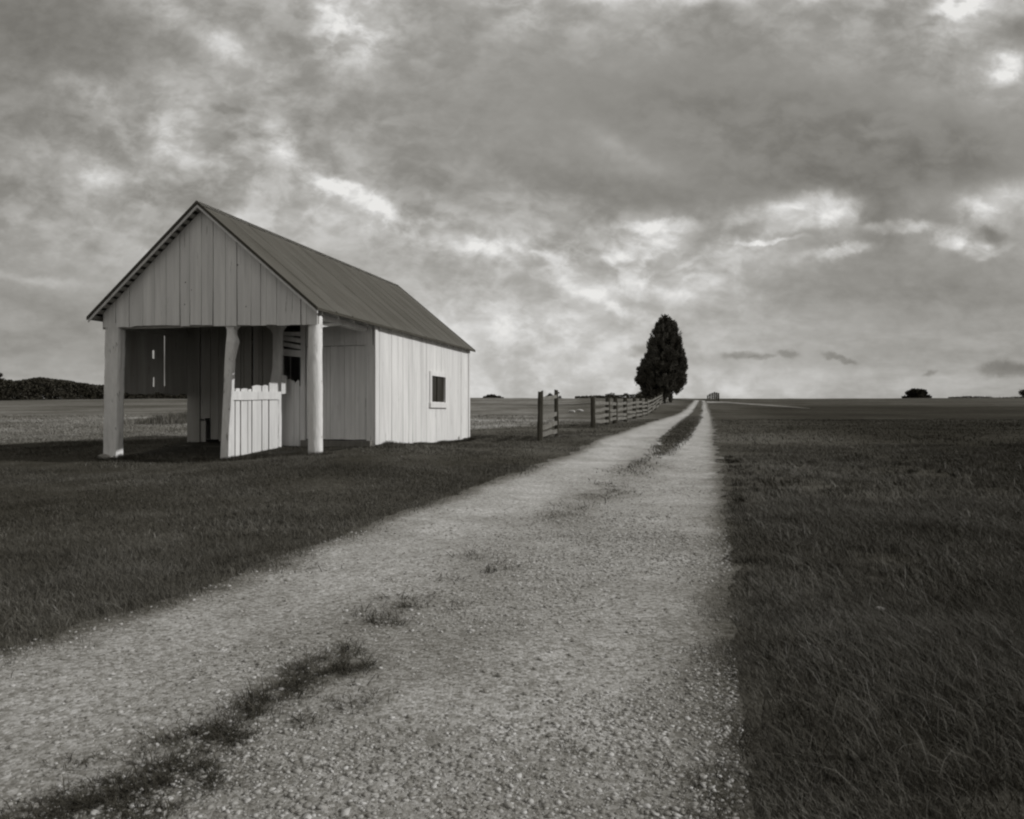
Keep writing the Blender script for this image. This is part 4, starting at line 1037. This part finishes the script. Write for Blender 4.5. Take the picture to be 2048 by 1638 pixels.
for (n, d0, d1, h0, w0) in ((130000, 2.0, 6.5, .036, .0018), (230000, 6.5, 13, .036, .0030), (170000, 13, 26, .04, .0055), (60000, 26, 48, .05, .012)):
    x, y = scatter(n*2, d0, d1, 'L', rg)
    ib, w, t = in_barn(x, y); x, y, w, t = x[~ib], y[~ib], w[~ib], t[~ib]
    cl_ = fbm(x*.8, y*.8, 91, 4)
    k = rg.uniform(0, 1, len(x)) < np.clip(.35+1.8*(cl_-.35), .15, 1); x, y, cl_, w, t = x[k], y[k], cl_[k], w[k], t[k]
    n_ = len(x)
    big = fbm(x*.35+3, y*.35, 97, 4); hg = h0*(.45+1.1*rg.uniform(0, 1, n_)**1.5)*(.3+1.4*cl_)*(.5+big)
    by = (np.abs(w-.1) < .10) & (t > 2.4) & (t < 9.3); hg = np.where(by, hg*1.5, hg)
    tn = (ground_tone(x, y)/.056)*(.72+.5*rg.uniform(0, 1, n_))*(.65+.7*fbm(x*2.3, y*2.3, 98, 3)); dead = rg.uniform(0, 1, n_) < .05*big*2; tn = np.where(dead, tn*2.0, tn)
    bag.add(*blades(x, y, hg, w0*rg.uniform(.6, 1.3, n_), tn, rg, .6, (-.12, 0)))
n = 9000; t = rg.uniform(2.55, 9.3, n); w = .10-np.abs(rg.normal(0, .07, n)); x, y = barn_xy(w, t)
bag.add(*blades(x, y, .03+.11*rg.uniform(0, 1, n)*fbm(t*2.2, t*0, 19, 3)*1.5, .004*rg.uniform(.6, 1.3, n), rg.uniform(.6, 1.5, n), rg, .4, (0, 0)))
n = 9000; w = rg.uniform(-.1, 5.1, n); t = .25+rg.normal(0, .16, n); x, y = barn_xy(w, t)
bag.add(*blades(x, y, .02+.09*rg.uniform(0, 1, n)*fbm(w*2.2, t*0, 20, 3)*1.5, .004*rg.uniform(.6, 1.3, n), rg.uniform(.6, 1.4, n), rg, .4, (0, 0)))
n = 9000; w = rg.uniform(.2, 4.9, n); t = .3+2.3*rg.uniform(0, 1, n); x, y = barn_xy(w, t); k = fbm(x*1.3, y*1.3, 23, 3) > .40; x, y = x[k], y[k]; n = len(x)
bag.add(*blades(x, y, .02+.04*rg.uniform(0, 1, n), .004*rg.uniform(.6, 1.3, n), rg.uniform(.6, 1.2, n), rg, .6, (0, 0)))
bag.build('lawn_grass', 'short mown grass between the barn and the drive')
bag = Bag()
for (n, d0, d1, h0, w0) in ((140000, 2.0, 4.5, .074, .0016), (180000, 4.5, 9, .07, .0026), (150000, 9, 20, .055, .0045), (60000, 20, 48, .06, .011)):
    x, y = scatter(n*2, d0, d1, 'R', rg)
    off = x-rr(y); cl_ = fbm(x*1.1, y*1.1, 95, 4)
    k = rg.uniform(0, 1, len(x)) < np.clip(.4+1.8*(cl_-.35), .15, 1); x, y, cl_, off = x[k], y[k], cl_[k], off[k]
    n_ = len(x)
    hg = h0*(.35+1.2*rg.uniform(0, 1, n_))*(.6+.8*cl_)*np.clip(.35+off*.7, .35, 1)*(.45+1.1*fbm(x*.5, y*.5, 83, 4))
    tn = (ground_tone(x, y)/.046)*(.6+.7*rg.uniform(0, 1, n_)**2)*(.75+.5*cl_)
    straw = rg.uniform(0, 1, n_) < .012; tn = np.where(straw, tn*1.9, tn); hg = np.where(straw, hg*1.35, hg)
    bag.add(*blades(x, y, hg, w0*rg.uniform(.6, 1.3, n_), tn, rg, .55, (-.35, .15)))
# coarser clumps and dry stalks among it
n = 900; d = 2.2*(16/2.2)**rg.uniform(0, 1, n); xx = rr(d)+.15+rg.uniform(0, 1, n)**1.3*(.82*d-rr(d)).clip(.3)
for X_, Y_ in zip(xx, d):
    m = int(rg.integers(12, 46)); r_ = rg.uniform(.02, .09)
    x = X_+rg.normal(0, r_, m); y = Y_+rg.normal(0, r_, m)
    hh_ = rg.uniform(.05, .12)*rg.uniform(.5, 1.1, m)
    bag.add(*blades(x, y, hh_, .0016*max(1, Y_/3.5)*rg.uniform(.7, 1.5, m), np.full(m, rg.uniform(.5, 1.7))*rg.uniform(.8, 1.2, m), rg, .7, (-.3, .1)))
n = 1500; d = 2.2*(14/2.2)**rg.uniform(0, 1, n); x = rr(d)+.3+rg.uniform(0, 1, n)*(.82*d-rr(d)).clip(.3)
bag.add(*blades(x, d, rg.uniform(.08, .2, n), .0011*np.maximum(1, d/3.5), rg.uniform(1.6, 4.0, n), rg, .6, (-.5, .1)))
bag.build('pasture_grass', 'long dark grass leaning over beside the right edge of the drive')
# tufts growing in the drive: (px, py, half width px, half height px, blades)
bag = Bag()
for (px, py, rx, ry, n) in TU:
    n = int(n*(1.6 if py > 1280 else 1.0))
    q = rg.normal(0, .5, (n, 2)); X_, Y_ = hit(px, py)
    dpy = abs(hit(px, py-ry)[1]-hit(px, py+ry)[1])/2
    wx = rx/F*Y_
    nz = fbm(q[:, 0]*3.5+px, q[:, 1]*3.5+py, 3, 4)
    q = q[(nz > .49) & (fbm(q[:, 0]*1.3+px*.7, q[:, 1]*1.3, 4, 2) > .36)]; n = len(q)
    if n < 3: continue
    x = X_+q[:, 0]*wx*1.35; y = Y_+q[:, 1]*dpy*1.4
    thin = n < 260
    hg = (.016+.026*rg.uniform(0, 1, n))*np.where(rg.uniform(0, 1, n) < .08, 2.2, 1)*(min(1.25, max(.7, Y_/3)))
    bag.add(*blades(x, y, hg, .0016*max(1, Y_/3.2)*rg.uniform(.7, 1.4, n), rg.uniform(.5, 1.2, n), rg, 1.0, (-.2, 0)))
# strip between the wheel tracks further up
n = 60000; y = np.sqrt(rg.uniform(M0**2, 55**2, n)); a, b = mll(y), mrr(y)
x = a+(b-a)*rg.uniform(-.25, 1.25, n)
f = np.abs((x-(a+b)/2)/np.maximum((b-a)/2, .05)); k = (rg.uniform(0, 1, n) > (f-.55)*1.3) & (rg.uniform(0, 1, n) < .12+.88*np.clip((y-M0)/(2.2*(MS-M0)), 0, 1)) & (fbm(x*2, y*1.2, 88, 4)+.35*np.clip((y-M0)/12, 0, 1) > .47); x, y = x[k], y[k]; n = len(x)
bag.add(*blades(x, y, .07*rg.uniform(.4, 1.3, n), .0006*y*rg.uniform(.5, 1.2, n)*.8, rg.uniform(.7, 1.3, n), rg))
bag.build('drive_grass', 'dark grass tufts growing down the middle of the gravel drive')
# pale dry weeds at the edge of the hay field behind the porch
bag = Bag()
n = 5000; X_, Y_ = hit(372, 846); x = X_+rg.normal(0, 1.0, n); y = Y_+rg.normal(0, 1.5, n)
bag.add(*blades(x, y, .30+.5*rg.uniform(0, 1, n)*np.exp(-((x-X_)/.9)**2), .018*rg.uniform(.5, 1.2, n), rg.uniform(1.3, 2.6, n), rg, .3, (0, 0)))
n = 22000; y = rg.uniform(20, 62, n); x = y*rg.uniform(-.75, .06, n); s = (y-19)-(x+13.7); ib, _, _ = in_barn(x, y); k = (s > -.5) & ~ib; x, y = x[k], y[k]; n = len(x)
tn = ground_tone(x, y)/.055*rg.uniform(.9, 1.2, n)
bag.add(*blades(x, y, .06*rg.uniform(.5, 1.4, n), .0008*y*rg.uniform(.5, 1.2, n), tn, rg))
bag.build('hay_grass', 'pale dry hay stubble and tall weeds in the field behind the barn')
